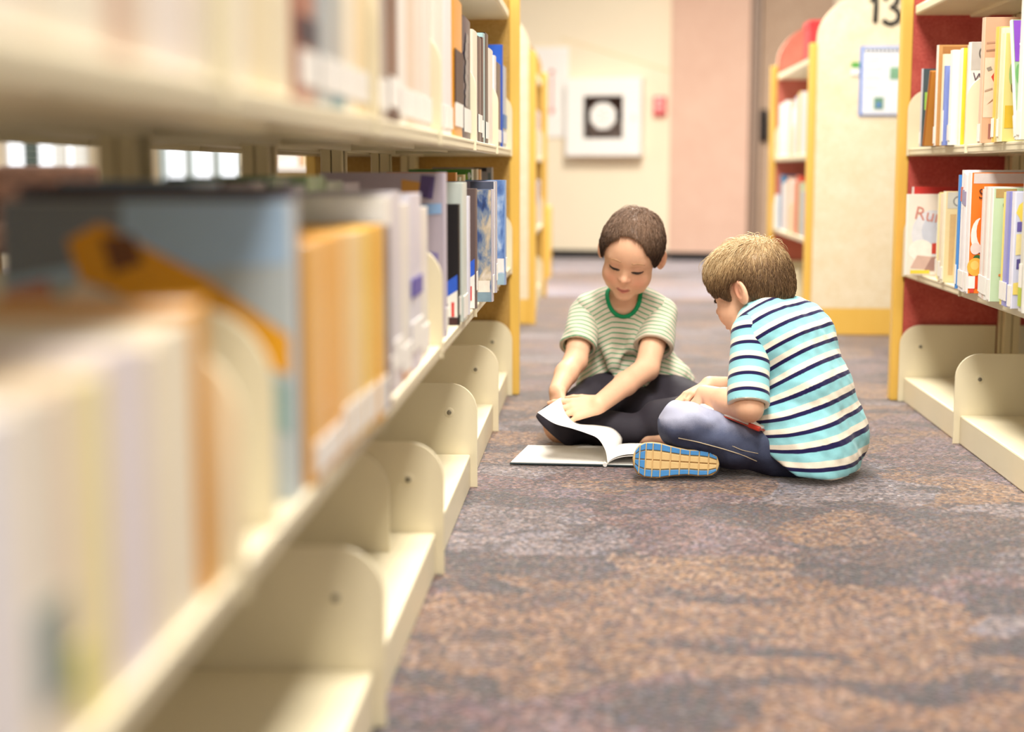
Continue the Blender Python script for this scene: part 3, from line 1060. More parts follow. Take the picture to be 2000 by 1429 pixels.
# second rank of tall books above them
for k, (ya, yb, h, colr, desc) in enumerate((
        (2.45, 2.30, 0.276, '#cfc8d2', 'tall grey lilac book'), (2.29, 2.15, 0.280, '#b8c4b4', 'tall grey green book'), (2.14, 2.0, 0.288, '#9cc08c', 'tall leaf green book'),
        (1.99, 1.9, 0.276, '#dfe6ec', 'tall pale blue white book'), (1.89, 1.77, 0.288, '#4f7a52', 'tall dark green book'), (1.75, 1.68, 0.284, '#d8cfd0', 'tall pinkish white book'),
        (1.67, 1.55, 0.282, '#a8a6b4', 'tall slate grey book'), (1.54, 1.42, 0.286, '#8fb8d8', 'tall light blue book'))):
    book(desc + ' set back behind the yellow and white spines, left rack', GL, -0.40, (ya + yb) / 2, Z2 + 0.0005, ya - yb - 0.002, 0.13, h, 0, colr)

# the large book with a pictured cover facing out
pc = book('large picture book, blue cover with orange ribbon, standing behind the near bookend', GL, -0.272, 1.290, Z2 + 0.0005, 0.022, 0.26, 0.270, 0, '#b9c3c8', '#cfd6d8')
b = MB()
y = -0.0116
AR = [
    (0, [(-0.259, 0.195), (-0.001, 0.215), (-0.001, 0.269), (-0.259, 0.269)]),
    (1, [(-0.259, 0.20), (-0.15, 0.22), (-0.15, 0.269), (-0.259, 0.269)]),
    (2, [(-0.20, 0.235), (-0.17, 0.25), (-0.08, 0.205), (-0.001, 0.15), (-0.001, 0.115), (-0.06, 0.135), (-0.12, 0.175), (-0.19, 0.20)]),
    (3, [(-0.17, 0.238), (-0.14, 0.240), (-0.13, 0.215), (-0.16, 0.205)]),
    (4, [(-0.10, 0.16), (-0.04, 0.125), (-0.001, 0.105), (-0.001, 0.06), (-0.05, 0.085)]),
    (5, [(-0.259, 0.10), (-0.19, 0.20), (-0.13, 0.165), (-0.10, 0.01), (-0.259, 0.01)]),
    (6, [(-0.259, 0.19), (-0.22, 0.20), (-0.21, 0.17), (-0.259, 0.165)]),
]
for s, pts in AR:
    b.slot = s
    b.poly([(px, y - 0.00015 * s, pz) for px, pz in pts])
b.build('cover_print', [mat('#a9c6e4', 0.4), mat('#7d8590', 0.4), mat('#f0a81e', 0.4), mat('#7a4a24', 0.4), mat('#8fb0b0', 0.4), mat('#f3e6d8', 0.4), mat('#c88a7a', 0.4)], pc)
book('tall charcoal purple book whose dark top shows above the blue picture cover', GL, -0.275, 1.318, Z2 + 0.0005, 0.026, 0.25, 0.284, 0, '#4a3f4a', '#5a5060')
# nearest books, far out of focus
rows = [
    (1.02, 0.985, 0.205, '#e0a040', 'leaning tan orange spine', dict(lean=math.radians(5), X=-0.274)),
    (0.965, 0.925, 0.196, '#f6e8cc', 'thick cream spine', {}),
    (0.925, 0.895, 0.196, '#faf0dc', 'ivory spine', {}),
    (0.895, 0.865, 0.190, '#f4e4c4', 'buff spine', {}),
    (0.865, 0.84, 0.192, '#e8dfe6', 'lilac white spine', {}),
    (0.84, 0.815, 0.196, '#efe4e0', 'pinkish white spine', {}),
    (0.815, 0.785, 0.196, '#eadfe2', 'pale mauve spine', {}),
    (0.785, 0.768, 0.185, '#f4e090', 'thin lemon yellow spine', {}),
    (0.768, 0.742, 0.188, '#f6eec8', 'pale butter spine', {}),
    (0.742, 0.715, 0.19, '#f2d8b8', 'peach spine', dict(foot=('#d8d070', 0.03, 0.04))),
    (0.715, 0.692, 0.186, '#ece6d8', 'oatmeal spine', dict(foot=('#9aa08c', 0.06, 0.05))),
    (0.692, 0.668, 0.19, '#efe0cc', 'sand spine', dict(foot=('#8fa0a4', 0.06, 0.05))),
    (0.668, 0.64, 0.186, '#f8f2ea', 'chalk white spine', {}),
    (0.64, 0.612, 0.188, '#e6e0ea', 'light grey violet spine', {}),
    (0.612, 0.58, 0.19, '#f2ecd8', 'off-white spine', {}),
]
shelf_row_y(rows, -0.274, Z2, 1, GL, 'short of the near bookend, left rack lower row')

# --- left rack, upper row
GU = 'books in the upper row of the left rack'
LU = 'from the end post, left rack upper row'
rows = [
    (981, 988, 131, '#a9bcd0', 'pale blue spine with blue foot', dict(lab=(0.012, 0.045), foot=('#2f78b8', 0.075, 0.04))),
    (979.5, 980.6, 88, '#1f56c0', 'bright blue tall book', dict(X=-0.272)),
    (968, 977.5, 125, '#060506', 'black spine', dict(lab=(0.012, 0.045))),
    (962, 968, 110, '#f3eff2', 'white spine with lilac top', dict(lab=LB)),
    (954, 962, 98, '#efe6da', 'cream spine', {}),
    (947, 953, 67, '#15151e', 'slate black spine', dict(lab=LB)),
    (943, 946, 66, '#9fc0c4', 'thin aqua spine', {}),
    (940, 943, 74, '#3a1a22', 'thin maroon spine', dict(lab=LB)),
    (932, 940, 74, '#2e1c28', 'plum brown spine', dict(lab=(0.022, 0.062))),
    (923, 932, 62, '#f2e6d2', 'ivory spine', {}),
    (904, 922, 38, '#2c2a42', 'dark blue grey spine with pale mottling', dict(lab=(0.014, 0.062), d=0.17)),
    (886, 903, 1.5, '#e39a2c', 'orange spine with maroon lower half', dict(lab=(0.02, 0.065), foot=('#2c0a0e', 0.115, 0.10))),
]
ub = shelf_row(rows, -0.275, Z3, 1, GU, LU)
b = MB()
tt = max(v_.co.y for v_ in ub[10].children[0].data.vertices)
for k in range(9):
    b.poly([(0.0040 + 0.00005 * k, cy_, cz_) for cy_, cz_ in blob(-tt * (.45 - .1 * (k % 3)), 0.075 + k * 0.016, tt * .40, 0.013, 40 + k, 12)])
b.build('spine_print', mat('#8f8a88', 0.4, 0.35, 120.0), ub[10])
rows = [
    (2.78, 2.63, 0.27, '#f0e9ea', 'broad pearl grey spine', dict(lab=LB)),
    (2.63, 2.48, 0.27, '#f3e8dc', 'broad cream spine', dict(lab=LB)),
    (2.43, 2.32, 0.27, '#efe2d8', 'pale pink cream spine', dict(lab=LB)),
    (2.32, 2.22, 0.27, '#e9dccf', 'light beige spine', dict(lab=LB)),
    (2.22, 2.12, 0.26, '#e2cdb8', 'beige spine', dict(lab=LB)),
    (2.12, 2.04, 0.26, '#efe8e0', 'white spine', dict(lab=LB)),
    (2.03, 1.93, 0.27, '#6a4436', 'brown spine with white label', dict(lab=(0.02, 0.06), foot=('#4a2a24', 0.008, 0.012))),
    (1.92, 1.86, 0.26, '#b0a49a', 'taupe spine', dict(lab=LB)),
    (1.86, 1.77, 0.26, '#f1ddb4', 'pale yellow spine', dict(lab=(0.015, 0.05))),
    (1.77, 1.68, 0.26, '#f0d7a8', 'straw spine', dict(lab=(0.015, 0.05))),
    (1.68, 1.59, 0.26, '#efe4cc', 'eggshell spine', dict(lab=(0.015, 0.05))),
    (1.59, 1.52, 0.26, '#b4b8b4', 'grey green spine', dict(lab=(0.015, 0.05), foot=('#5a8a98', 0.008, 0.012))),
    (1.52, 1.45, 0.26, '#aab4b8', 'grey blue spine', dict(lab=(0.015, 0.05))),
    (1.44, 1.345, 0.26, '#a86a58', 'rust spine with navy band', dict(lab=(0.015, 0.048), foot=('#221c38', 0.066, 0.026))),
    (1.32, 1.27, 0.26, '#efe2c4', 'cream spine', {}), (1.27, 1.22, 0.26, '#f2e4c0', 'pale straw spine', {}), (1.22, 1.16, 0.26, '#efdfb8', 'buttermilk spine', {}), (1.16, 1.10, 0.26, '#f3e9d4', 'ivory white spine', {}),
    (1.045, 1.0, 0.25, '#f4e8d4', 'warm white spine', {}), (1.0, 0.955, 0.25, '#f1e4d8', 'shell pink spine', {}), (0.955, 0.91, 0.25, '#f6ece4', 'milk white spine', {}), (0.91, 0.865, 0.25, '#eddcc8', 'pale tan spine', {}),
    (0.865, 0.825, 0.25, '#d9b8a0', 'dusty brown spine', {}), (0.825, 0.785, 0.25, '#f3e6d2', 'linen spine', {}), (0.785, 0.745, 0.25, '#f4ecd8', 'pearl spine', {}), (0.745, 0.70, 0.25, '#efe2cc', 'parchment spine', {}),
    (0.70, 0.66, 0.25, '#f1e6d6', 'bone white spine', {}), (0.66, 0.62, 0.25, '#e6dccc', 'pale stone spine', {}),
]
shelf_row_y(rows, -0.277, Z3, 1, GU, 'beyond the orange spine, left rack upper row')

# --- right rack: picture books, spines towards the aisle
GR = 'picture books on the right rack'


# lower row
def art(root, t, polys, near=True):
    """Flat printed shapes on the cover facing the camera; coordinates: depth from spine, height."""
    y = (t / 2 + 0.0005)
    b = MB()
    mats = []
    for i, (h, pts) in enumerate(polys):
        mats.append(mat(h, 0.4, 0.1, 60.0))
        b.slot = i
        b.poly([(-px, y + 0.00012 * i, pz) for px, pz in pts])
    return b.build('cover_print', mats, root)


def disc(cx, cz, rx, rz, n=18, a0=0.0, a1=2 * math.pi):
    return [(cx + rx * math.cos(a0 + (a1 - a0) * k / n), cz + rz * math.sin(a0 + (a1 - a0) * k / n)) for k in range(n)]


def rb(desc, px, Y, t, h, d, color, spine=None, z=Z2, **op):
    """px: the photograph column where the spine's outer edge shows; Y: distance along the aisle."""
    X = at(px, 560 if z < .6 else 270, Y)[0]
    row = ', right rack lower row' if z < .6 else ', right rack upper row'
    return book(desc + row, GR, X, Y, z + 0.0005, t, d, h, math.pi, color, spine, **op)


def ru(desc, px, Y, t, h, d, color, spine=None, **op):
    return rb(desc, px, Y, t, h, d, color, spine, z=Z3, **op)


# lower row, from the end post towards the camera
rb('red book standing behind the white rose lettered cover', 1777, 4.265, 0.018, 0.248, 0.20, '#c8322e', '#e8dcd8')
q = rb('white picture book with rose script lettering next to the end post', 1767, 4.215, 0.014, 0.228, 0.20, '#f1e6dc', '#fbf6ee')
art(q, 0.014, [('#dfe0ea', disc(0.070, 0.118, 0.058, 0.066)), ('#c9cee0', disc(0.080, 0.125, 0.040, 0.045)), ('#f6efe8', disc(0.040, 0.07, 0.035, 0.03)), ('#d3b3a8', [(0.012, 0.02), (0.06, 0.016), (0.09, 0.05), (0.03, 0.056)]), ('#a8837d', [(0.05, 0.012), (0.14, 0.012), (0.14, 0.06), (0.07, 0.05)]), ('#c8433a', [(0.070, 0.06), (0.098, 0.06), (0.098, 0.092), (0.070, 0.09)]), ('#3f5468', disc(0.092, 0.13, 0.010, 0.02)), ('#f3d648', [(0.012, 0.004), (0.066, 0.004), (0.066, 0.014), (0.012, 0.014)])])
text_mesh('cover_lettering', 'Run', 0.052, mat('#cf8a80', 0.5), q, (-0.016, 0.0083, 0.160), (math.pi / 2, math.radians(10), math.pi), 0.0003)
rb('pale lemon spine beside the rose lettered cover', 1829, 4.10, 0.03, 0.232, 0.19, '#f0e2b4', '#f6eec8', lab=LB)
rb('thin yellow spine beside the pale lemon one', 1831, 4.045, 0.02, 0.236, 0.19, '#f3e08a', '#f6ea9e')
rb('cream tan spine between yellow and ivory ones', 1834, 4.00, 0.03, 0.234, 0.19, '#f0dcc0', lab=LB)
q = rb('grey topped sand coloured picture cover with a large ring', 1839, 3.95, 0.026, 0.240, 0.2, '#ecd6a4', '#f6efd2', lab=(0.008, 0.04))
art(q, 0.026, [('#cfcabc', [(0.004, 0.195), (0.19, 0.195), (0.19, 0.238), (0.004, 0.238)]), ('#8f8c86', disc(0.032, 0.214, 0.014, 0.014)), ('#d6d2c6', disc(0.032, 0.214, 0.010, 0.010)), ('#d9b47e', [(0.012, 0.02), (0.024, 0.02), (0.028, 0.18), (0.012, 0.18)])])
rb('tall bright blue spined book beside the orange cover', 1867, 3.735, 0.016, 0.284, 0.2, '#3f7fc8', '#4f90d8', lab=(0.012, 0.06))
for k, (c, h, px) in enumerate((('#f6f1f2', 0.296, 1874), ('#ece4ea', 0.288, 1877), ('#f4f0f4', 0.284, 1880))):
    rb('white tall spine, %s of three beside the orange cover' % ('farthest', 'middle', 'nearest')[k], px, 3.70 - 0.030 * k, 0.022, h, 0.2, c, lab=(0.01, 0.05), band=('#c96a5a' if k == 0 else '#9a94b8', 0.8, 0.12))
q = rb('orange picture cover with round pumpkin and white crescent', 1887, 3.60, 0.03, 0.290, 0.24, '#ef7d22', '#f3eef0', lab=(0.004, 0.05))
art(q, 0.03, [('#d8cfcc', [(0.004, 0.264), (0.236, 0.264), (0.236, 0.288), (0.004, 0.288)]), ('#e8531c', [(0.004, 0.05), (0.05, 0.14), (0.09, 0.14), (0.09, 0.012), (0.004, 0.012)]),
              ('#d2301c', [(0.02, 0.012), (0.09, 0.012), (0.09, 0.07), (0.03, 0.06)]), ('#3a2438', disc(0.036, 0.118, 0.022, 0.026)), ('#f6f0ec', disc(0.024, 0.14, 0.022, 0.042)), ('#ee7620', disc(0.034, 0.15, 0.019, 0.038)), ('#e9dcd6', disc(0.014, 0.108, 0.012, 0.014)), ('#2f6a38', disc(0.020, 0.086, 0.010, 0.007)), ('#f2ece6', disc(0.040, 0.098, 0.008, 0.010)),
              ('#f4b848', disc(0.016, 0.064, 0.020, 0.022)), ('#f7d070', disc(0.014, 0.068, 0.010, 0.011)), ('#f7f3f2', [(0.000, 0.012), (0.016, 0.012), (0.016, 0.042), (0.000, 0.042)]), ('#d8453c', [(0.004, 0.002), (0.014, 0.002), (0.014, 0.012), (0.004, 0.012)])])
text_mesh('cover_lettering', 'Se', 0.034, mat('#5a2a12', 0.5), q, (-0.016, 0.0172, 0.228), (math.pi / 2, 0, math.pi), 0.0003)
for k, (c, nm, px, h) in enumerate((('#f2dcd6', 'pinkish', 1915, 0.252), ('#f3eeea', 'pure white', 1918, 0.258), ('#ead4cc', 'blush', 1921, 0.258), ('#f6f2ec', 'bright white', 1925, 0.256))):
    rb('%s spine right of the pumpkin cover' % nm, px, 3.50 - 0.030 * k, 0.022, h, 0.19, c, lab=LB)
q = rb('mint green picture cover with tan top strip', 1931, 3.375, 0.024, 0.256, 0.2, '#c4dcc0', '#f3ece8', lab=(0.004, 0.05))
art(q, 0.024, [('#b99a68', [(0.004, 0.234), (0.05, 0.234), (0.05, 0.254), (0.004, 0.254)]), ('#e08a5a', disc(0.026, 0.2, 0.003, 0.005)), ('#e08a5a', disc(0.020, 0.06, 0.003, 0.003)), ('#7f9a86', disc(0.024, 0.218, 0.004, 0.006)), ('#e6b080', [(0.030, 0.01), (0.033, 0.01), (0.033, 0.2), (0.030, 0.2)])])
for k, (c, nm, px, h) in enumerate((('#f4e27c', 'lemon yellow', 1957, 0.248), ('#a9a4dc', 'lilac blue', 1961, 0.25), ('#8f90d0', 'periwinkle', 1966, 0.25))):
    rb('%s spine right of the mint cover' % nm, px, 3.30 - 0.026 * k, 0.020, h, 0.19, c, lab=LB)
q = rb('lavender picture cover with yellow star shape', 1974, 3.205, 0.026, 0.25, 0.2, '#cfd2e8', '#e6e4f2', lab=(0.004, 0.05))
art(q, 0.026, [('#f2d65a', [(0.001, 0.205), (0.006, 0.222), (0.018, 0.232), (0.024, 0.21), (0.017, 0.198), (0.014, 0.18), (0.008, 0.195)]), ('#6a5ea8', [(0.004, 0.165), (0.03, 0.168), (0.03, 0.188), (0.004, 0.186)]), ('#f0e0a0', [(0.003, 0.115), (0.03, 0.118), (0.03, 0.162), (0.003, 0.16)]), ('#5a5090', [(0.006, 0.085), (0.03, 0.088), (0.03, 0.11), (0.006, 0.106)]), ('#f0d870', [(0.001, 0.03), (0.03, 0.03), (0.03, 0.06), (0.001, 0.055)])])
rb('grey and lime edged book near the second bracket', 1995, 3.14, 0.022, 0.29, 0.2, '#e6e2d8', '#d9d6cc', lab=(0.05, 0.1), foot=('#b8c83c', 0.03, 0.04))
rb('white backed book beside the lime edged one', 2001, 3.095, 0.02, 0.28, 0.2, '#f2efe8')
for k, (c, nm) in enumerate((('#e8e2d6', 'oat'), ('#d8dce6', 'pale blue'), ('#efe0c8', 'cream'))):
    rb('%s spined book in the next bay beyond the bracket' % nm, 2016 + 13 * k, 3.02 - 0.04 * k, 0.034, 0.26, 0.2, c)

# upper row
q = ru('thin grey book with teal and lime cover beside the end bracket', 1798, 4.15, 0.012, 0.212, 0.17, '#3c5560', '#c9c9d2', lab=(0.008, 0.04))
art(q, 0.012, [('#9ad05a', [(0.006, 0.10), (0.04, 0.10), (0.04, 0.148), (0.006, 0.148)])])
ru('brown book leaning against the tan picture cover', 1804, 4.10, 0.014, 0.205, 0.16, '#c98a3c', '#a8621e', lean=math.radians(-17))
q = ru('large brown picture cover with cream spine', 1826, 3.985, 0.016, 0.262, 0.24, '#c8955c', '#efe2d8', lab=(0.006, 0.05))
art(q, 0.016, [('#a8723c', [(0.01, 0.24), (0.23, 0.24), (0.23, 0.258), (0.01, 0.258)])])
ru('cream spine just nearer than the large brown cover', 1838, 3.955, 0.018, 0.236, 0.19, '#f3e6c2')
ru('narrow blue spine with white label', 1842, 3.932, 0.014, 0.205, 0.19, '#7f8fd0', lab=(0.01, 0.09))
ru('broad white spine left of the yellow topped book', 1854, 3.90, 0.032, 0.242, 0.19, '#fbf8f0', lab=LB)
ru('yellow topped book among white spines', 1873, 3.864, 0.022, 0.244, 0.19, '#f6d63a', '#faf4e2')
ru('pale grey spine before the white lettered cover', 1886, 3.838, 0.016, 0.250, 0.19, '#d8d2c8')
q = ru('white picture cover with dark lettering and grey top', 1888, 3.805, 0.02, 0.254, 0.2, '#f0ece6', '#f4f0ea')
art(q, 0.02, [('#c6c0b8', [(0.001, 0.185), (0.2, 0.185), (0.2, 0.253), (0.001, 0.253)]), ('#6a625c', disc(0.030, 0.226, 0.011, 0.016)), ('#c6c0b8', disc(0.030, 0.226, 0.007, 0.011))])
text_mesh('cover_lettering', 'Wh', 0.030, mat('#5c4a58', 0.5), q, (-0.004, 0.0125, 0.158), (math.pi / 2, math.radians(6), math.pi), 0.0003)
q = ru('tall pinkish brown picture cover with a red heart', 1913, 3.60, 0.026, 0.294, 0.26, '#d3a98c', '#e2c0a6', lab=(0.004, 0.045))
art(q, 0.026, [('#e4cdb8', [(0.002, 0.06), (0.25, 0.06), (0.25, 0.20), (0.002, 0.20)]), ('#c8433c', [(0.018, 0.155), (0.025, 0.166), (0.032, 0.158), (0.039, 0.166), (0.045, 0.15), (0.030, 0.132)]), ('#b98f78', [(0.004, 0.232), (0.05, 0.236), (0.05, 0.240), (0.004, 0.236)]), ('#a07a66', [(0.004, 0.214), (0.04, 0.218), (0.04, 0.222), (0.004, 0.218)]), ('#9c6a62', [(0.016, 0.01), (0.05, 0.01), (0.05, 0.045), (0.016, 0.045)]), ('#a37b62', [(0.010, 0.09), (0.03, 0.11), (0.025, 0.10)]), ('#8f8a80', [(0.006, 0.176), (0.016, 0.180), (0.020, 0.172), (0.010, 0.168)]), ('#b09a88', [(0.004, 0.120), (0.022, 0.126), (0.022, 0.130), (0.004, 0.124)])])
ru('golden yellow spine right of the red heart cover', 1940, 3.49, 0.024, 0.262, 0.19, '#f0c45a', lab=(0.012, 0.055))
ru('olive yellow spine right of the golden one', 1946, 3.463, 0.018, 0.26, 0.19, '#d8c47a')
ru('cream spine right of the olive yellow one', 1950, 3.438, 0.018, 0.255, 0.19, '#f4e6c4', lab=LB)
q = ru('yellow picture cover with green leaf shapes', 1954, 3.405, 0.02, 0.24, 0.2, '#ecd98a', '#f0e6c0')
art(q, 0.02, [('#a9c07a', disc(0.02, 0.15, 0.010, 0.03)), ('#e2b83a', [(0.004, 0.03), (0.05, 0.03), (0.05, 0.08), (0.004, 0.08)]), ('#8f7a4a', disc(0.02, 0.12, 0.005, 0.012))])
q = ru('purple and green cover leaning with a white spine', 1985, 3.275, 0.014, 0.272, 0.2, '#8fae88', '#f2f2ee', lab=(0.006, 0.055), lean=math.radians(17))
art(q, 0.014, [('#7a3fb0', [(0.002, 0.175), (0.18, 0.175), (0.18, 0.27), (0.002, 0.27)]), ('#f2e8f6', disc(0.015, 0.215, 0.002, 0.003)), ('#f2d04a', disc(0.022, 0.14, 0.007, 0.014)), ('#c86ab0', disc(0.02, 0.10, 0.007, 0.012)), ('#5f9a5a', disc(0.010, 0.145, 0.008, 0.024))])
ru('tall white spine beside the leaning purple cover', 1989, 3.185, 0.03, 0.296, 0.22, '#f1ebdc', '#f8f4ea', lab=(0.01, 0.06))
for k, (c, nm) in enumerate((('#eadccb', 'beige'), ('#f0e6d6', 'ivory'), ('#d9c8b0', 'tan'))):
    ru('%s spined book in the next bay beyond the bracket' % nm, 2016 + 13 * k, 3.02 - 0.04 * k, 0.034, 0.27, 0.2, c)

# --- far racks, well out of focus
GF = 'books on the number 13 rack'
fr = [('#fbf8f2', 0.262), ('#faf6ee', 0.25), ('#fdfbf6', 0.268), ('#f6f0e6', 0.255), ('#d9cbb8', 0.262), ('#f4f2f4', 0.22), ('#dcd9ea', 0.27), ('#f2dc8a', 0.285), ('#e9e2f0', 0.28), ('#efe6d8', 0.275), ('#f0ece4', 0.27)]
nm = ['white', 'pearl', 'chalk white', 'cream', 'tan', 'short white', 'lavender', 'pale yellow', 'lilac', 'oat', 'ivory']
y = 7.53
for k, (c, h) in enumerate(fr):
    t = 0.0965
    book("%s spine on the number 13 rack's upper shelf, %s from its far end" % (nm[k], ORD[k + 1]), GF, 0.912, y - t / 2, Z3 + 0.0005, t - 0.003, 0.19, h, math.pi, c)
    y -= t + (0.024 if k == 5 else 0.0)
fr = [('#fdfbf8', 0.17), ('#3f78a8', 0.27), ('#f2e6ea', 0.23), ('#f6f0f0', 0.24), ('#ecb494', 0.26), ('#f4ece8', 0.25), ('#e8a07a', 0.24), ('#d8503c', 0.27), ('#b9c4a0', 0.24), ('#a9aed0', 0.2), ('#f0e8e2', 0.25)]
nm = ['bright white', 'teal blue', 'blush', 'pale pink white', 'salmon', 'cream', 'orange', 'red', 'sage', 'lavender blue', 'ivory']
y = 7.53
for k, (c, h) in enumerate(fr):
    t = 0.0965
    book("%s spine on the number 13 rack's lower shelf, %s from its far end" % (nm[k], ORD[k + 1]), GF, 0.912 if k else 0.898, y - t / 2, Z2 + 0.0005, t - 0.003, 0.19, h, math.pi, c)
    y -= t + (0.024 if k == 5 else 0.0)
GS = 'books on the second left rack'
for zi, (zz, cs) in enumerate(((Z3, [('#f0e8e2', 'white'), ('#7a5560', 'maroon'), ('#f2ecec', 'pale pink'), ('#3a3040', 'dark plum')]), (Z2, [('#f4f0ee', 'white'), ('#8a5f7a', 'mauve'), ('#2f6aa8', 'blue'), ('#f2eaf0', 'pale lilac')]))):
    for k, (c, n_) in enumerate(cs):
        book('%s spine glimpsed past the yellow post, %s shelf of the second left rack' % (n_, ('upper', 'lower')[zi]), GS, -0.316, 7.96 - k * 0.15, zz + 0.0005, 0.14, 0.18, 0.24 - 0.01 * (k % 2), 0, c)
t = book('red book on the display shelf seen through the left rack gap', 'books on the display shelf', -1.90, 8.93, 0.7155, 0.16, 0.03, 0.115, math.pi / 2, '#d8323c')
t = book('yellow book on the display shelf seen through the left rack gap', 'books on the display shelf', -1.74, 8.93, 0.7155, 0.09, 0.03, 0.105, math.pi / 2, '#ecc860')


# ------------------------------------------------------------------ smooth-blended solid shapes sampled on a grid, for the two children
def V(*a):
    return np.array(a, dtype=float)


def unit(v):
    v = np.asarray(v, float)
    return v / np.linalg.norm(v)


class Field:
    FAR = 0.05

    def __init__(self, lo, hi, res):
        self.lo = np.asarray(lo, float)
        self.res = res
        self.n = np.ceil((np.asarray(hi, float) - self.lo) / res).astype(int) + 1
        self.D = np.full(tuple(self.n), self.FAR, np.float32)

    def _win(self, lo, hi):
        a = np.clip(np.floor((np.asarray(lo) - self.lo) / self.res).astype(int), 0, self.n)
        b = np.clip(np.ceil((np.asarray(hi) - self.lo) / self.res).astype(int) + 1, 0, self.n)
        if np.any(b <= a):
            return None
        s = tuple(slice(i, j) for i, j in zip(a, b))
        ax = [(self.lo[k] + self.res * np.arange(a[k], b[k])).astype(np.float32) for k in range(3)]
        return s, ax[0][:, None, None], ax[1][None, :, None], ax[2][None, None, :]

    def _apply(self, lo, hi, k, fn, op):
        pad = max(k, 0.004) + 0.012
        w_ = self._win(np.asarray(lo) - pad, np.asarray(hi) + pad)
        if w_ is None:
            return
        s, X, Y, Z = w_
        d = np.minimum(fn(X, Y, Z), self.FAR).astype(np.float32)
        A = self.D[s]
        if op == 'add':
            if k > 0:
                h = np.maximum(k - np.abs(A - d), 0) / k
                self.D[s] = np.minimum(A, d) - h * h * k * 0.25
            else:
                self.D[s] = np.minimum(A, d)
        else:
            d = -d
            if k > 0:
                h = np.maximum(k - np.abs(A - d), 0) / k
                self.D[s] = np.maximum(A, d) + h * h * k * 0.25
            else:
                self.D[s] = np.maximum(A, d)

    def cone(self, a, b, ra, rb, k=0.02, op='add', grow=0.0):
        a, b = np.asarray(a, float), np.asarray(b, float)
        ra, rb = ra + grow, rb + grow
        ab = b - a
        L2 = max(float(ab @ ab), 1e-10)

        def fn(X, Y, Z):
            t = np.clip(((X - a[0]) * ab[0] + (Y - a[1]) * ab[1] + (Z - a[2]) * ab[2]) / L2, 0, 1)
            return np.sqrt((X - a[0] - t * ab[0]) ** 2 + (Y - a[1] - t * ab[1]) ** 2 + (Z - a[2] - t * ab[2]) ** 2) - (ra + t * (rb - ra))
        r = max(ra, rb)
        self._apply(np.minimum(a, b) - r, np.maximum(a, b) + r, k, fn, op)

    def ell(self, c, r, R=None, k=0.02, op='add', grow=0.0):
        c = np.asarray(c, float)
        r = np.asarray(r, float) + grow
        R = np.eye(3) if R is None else R          # columns: axes in the world

        def fn(X, Y, Z):
            q = [(X - c[0]) * R[0, i] + (Y - c[1]) * R[1, i] + (Z - c[2]) * R[2, i] for i in range(3)]
            k0 = np.sqrt(sum((q[i] / r[i]) ** 2 for i in range(3)))
            k1 = np.sqrt(sum((q[i] / (r[i] ** 2)) ** 2 for i in range(3))) + 1e-9
            return k0 * (k0 - 1) / k1
        e = np.sqrt((R ** 2) @ (r ** 2))
        self._apply(c - e, c + e, k, fn, op)

    def chain(self, pts, rs, k=0.004, op='add', grow=0.0):
        for i in range(len(pts) - 1):
            self.cone(pts[i], pts[i + 1], rs[i], rs[i + 1], k, op, grow)

    def cut(self, fn, k=0.0):
        """Keep where fn(X,Y,Z) < 0."""
        s, X, Y, Z = self._win(self.lo, self.lo + self.res * self.n)
        d = fn(X, Y, Z).astype(np.float32)
        if k > 0:
            h = np.maximum(k - np.abs(self.D - d), 0) / k
            self.D = np.maximum(self.D, d) + h * h * k * 0.25
        else:
            self.D = np.maximum(self.D, d)

    def warp(self, fn):
        s, X, Y, Z = self._win(self.lo, self.lo + self.res * self.n)
        self.D = self.D + fn(X, Y, Z).astype(np.float32)

    def hit(self, px, py, y0=2.5):
        """First point of the surface on a ray of the photograph."""
        r = ray(px, py)
        ys = np.arange(self.lo[1] + 2 * self.res, self.lo[1] + self.res * (self.n[1] - 2), self.res * 0.5)
        P = np.stack([r[0] * ys, ys, EYE + r[2] * ys], 1)
        I = np.round((P - self.lo) / self.res).astype(int)
        ok = np.all((I >= 0) & (I < self.n), 1)
        I[~ok] = 0
        d = np.where(ok, self.D[I[:, 0], I[:, 1], I[:, 2]], 1.0)
        j = np.nonzero(d < 0)[0]
        return P[j[0]] if len(j) else None

    def surface(self):
        D, res, lo = self.D, self.res, self.lo
        S = D < 0
        nx, ny, nz = S.shape
        cnt = np.zeros((nx - 1, ny - 1, nz - 1), np.int8)
        for i in (0, 1):
            for j in (0, 1):
                for k in (0, 1):
                    cnt += S[i:nx - 1 + i, j:ny - 1 + j, k:nz - 1 + k]
        cells = np.argwhere((cnt > 0) & (cnt < 8))
        idx = np.full(cnt.shape, -1, np.int32)
        idx[cells[:, 0], cells[:, 1], cells[:, 2]] = np.arange(len(cells))
        co = [(i, j, k) for i in (0, 1) for j in (0, 1) for k in (0, 1)]
        dv = {c: D[cells[:, 0] + c[0], cells[:, 1] + c[1], cells[:, 2] + c[2]].astype(float) for c in co}
        acc = np.zeros((len(cells), 3))
        num = np.zeros(len(cells))
        for c in co:
            for ax in range(3):
                if c[ax] == 0:
                    e = list(c)
                    e[ax] = 1
                    e = tuple(e)
                    a, b = dv[c], dv[e]
                    m = (a < 0) != (b < 0)
                    t = np.where(m, a / np.where(m, a - b, 1), 0)
                    p = np.tile(np.array(c, float), (len(cells), 1))
                    p[:, ax] += t
                    acc[m] += p[m]
                    num[m] += 1
        verts = lo + res * (cells + acc / num[:, None])
        quads = []
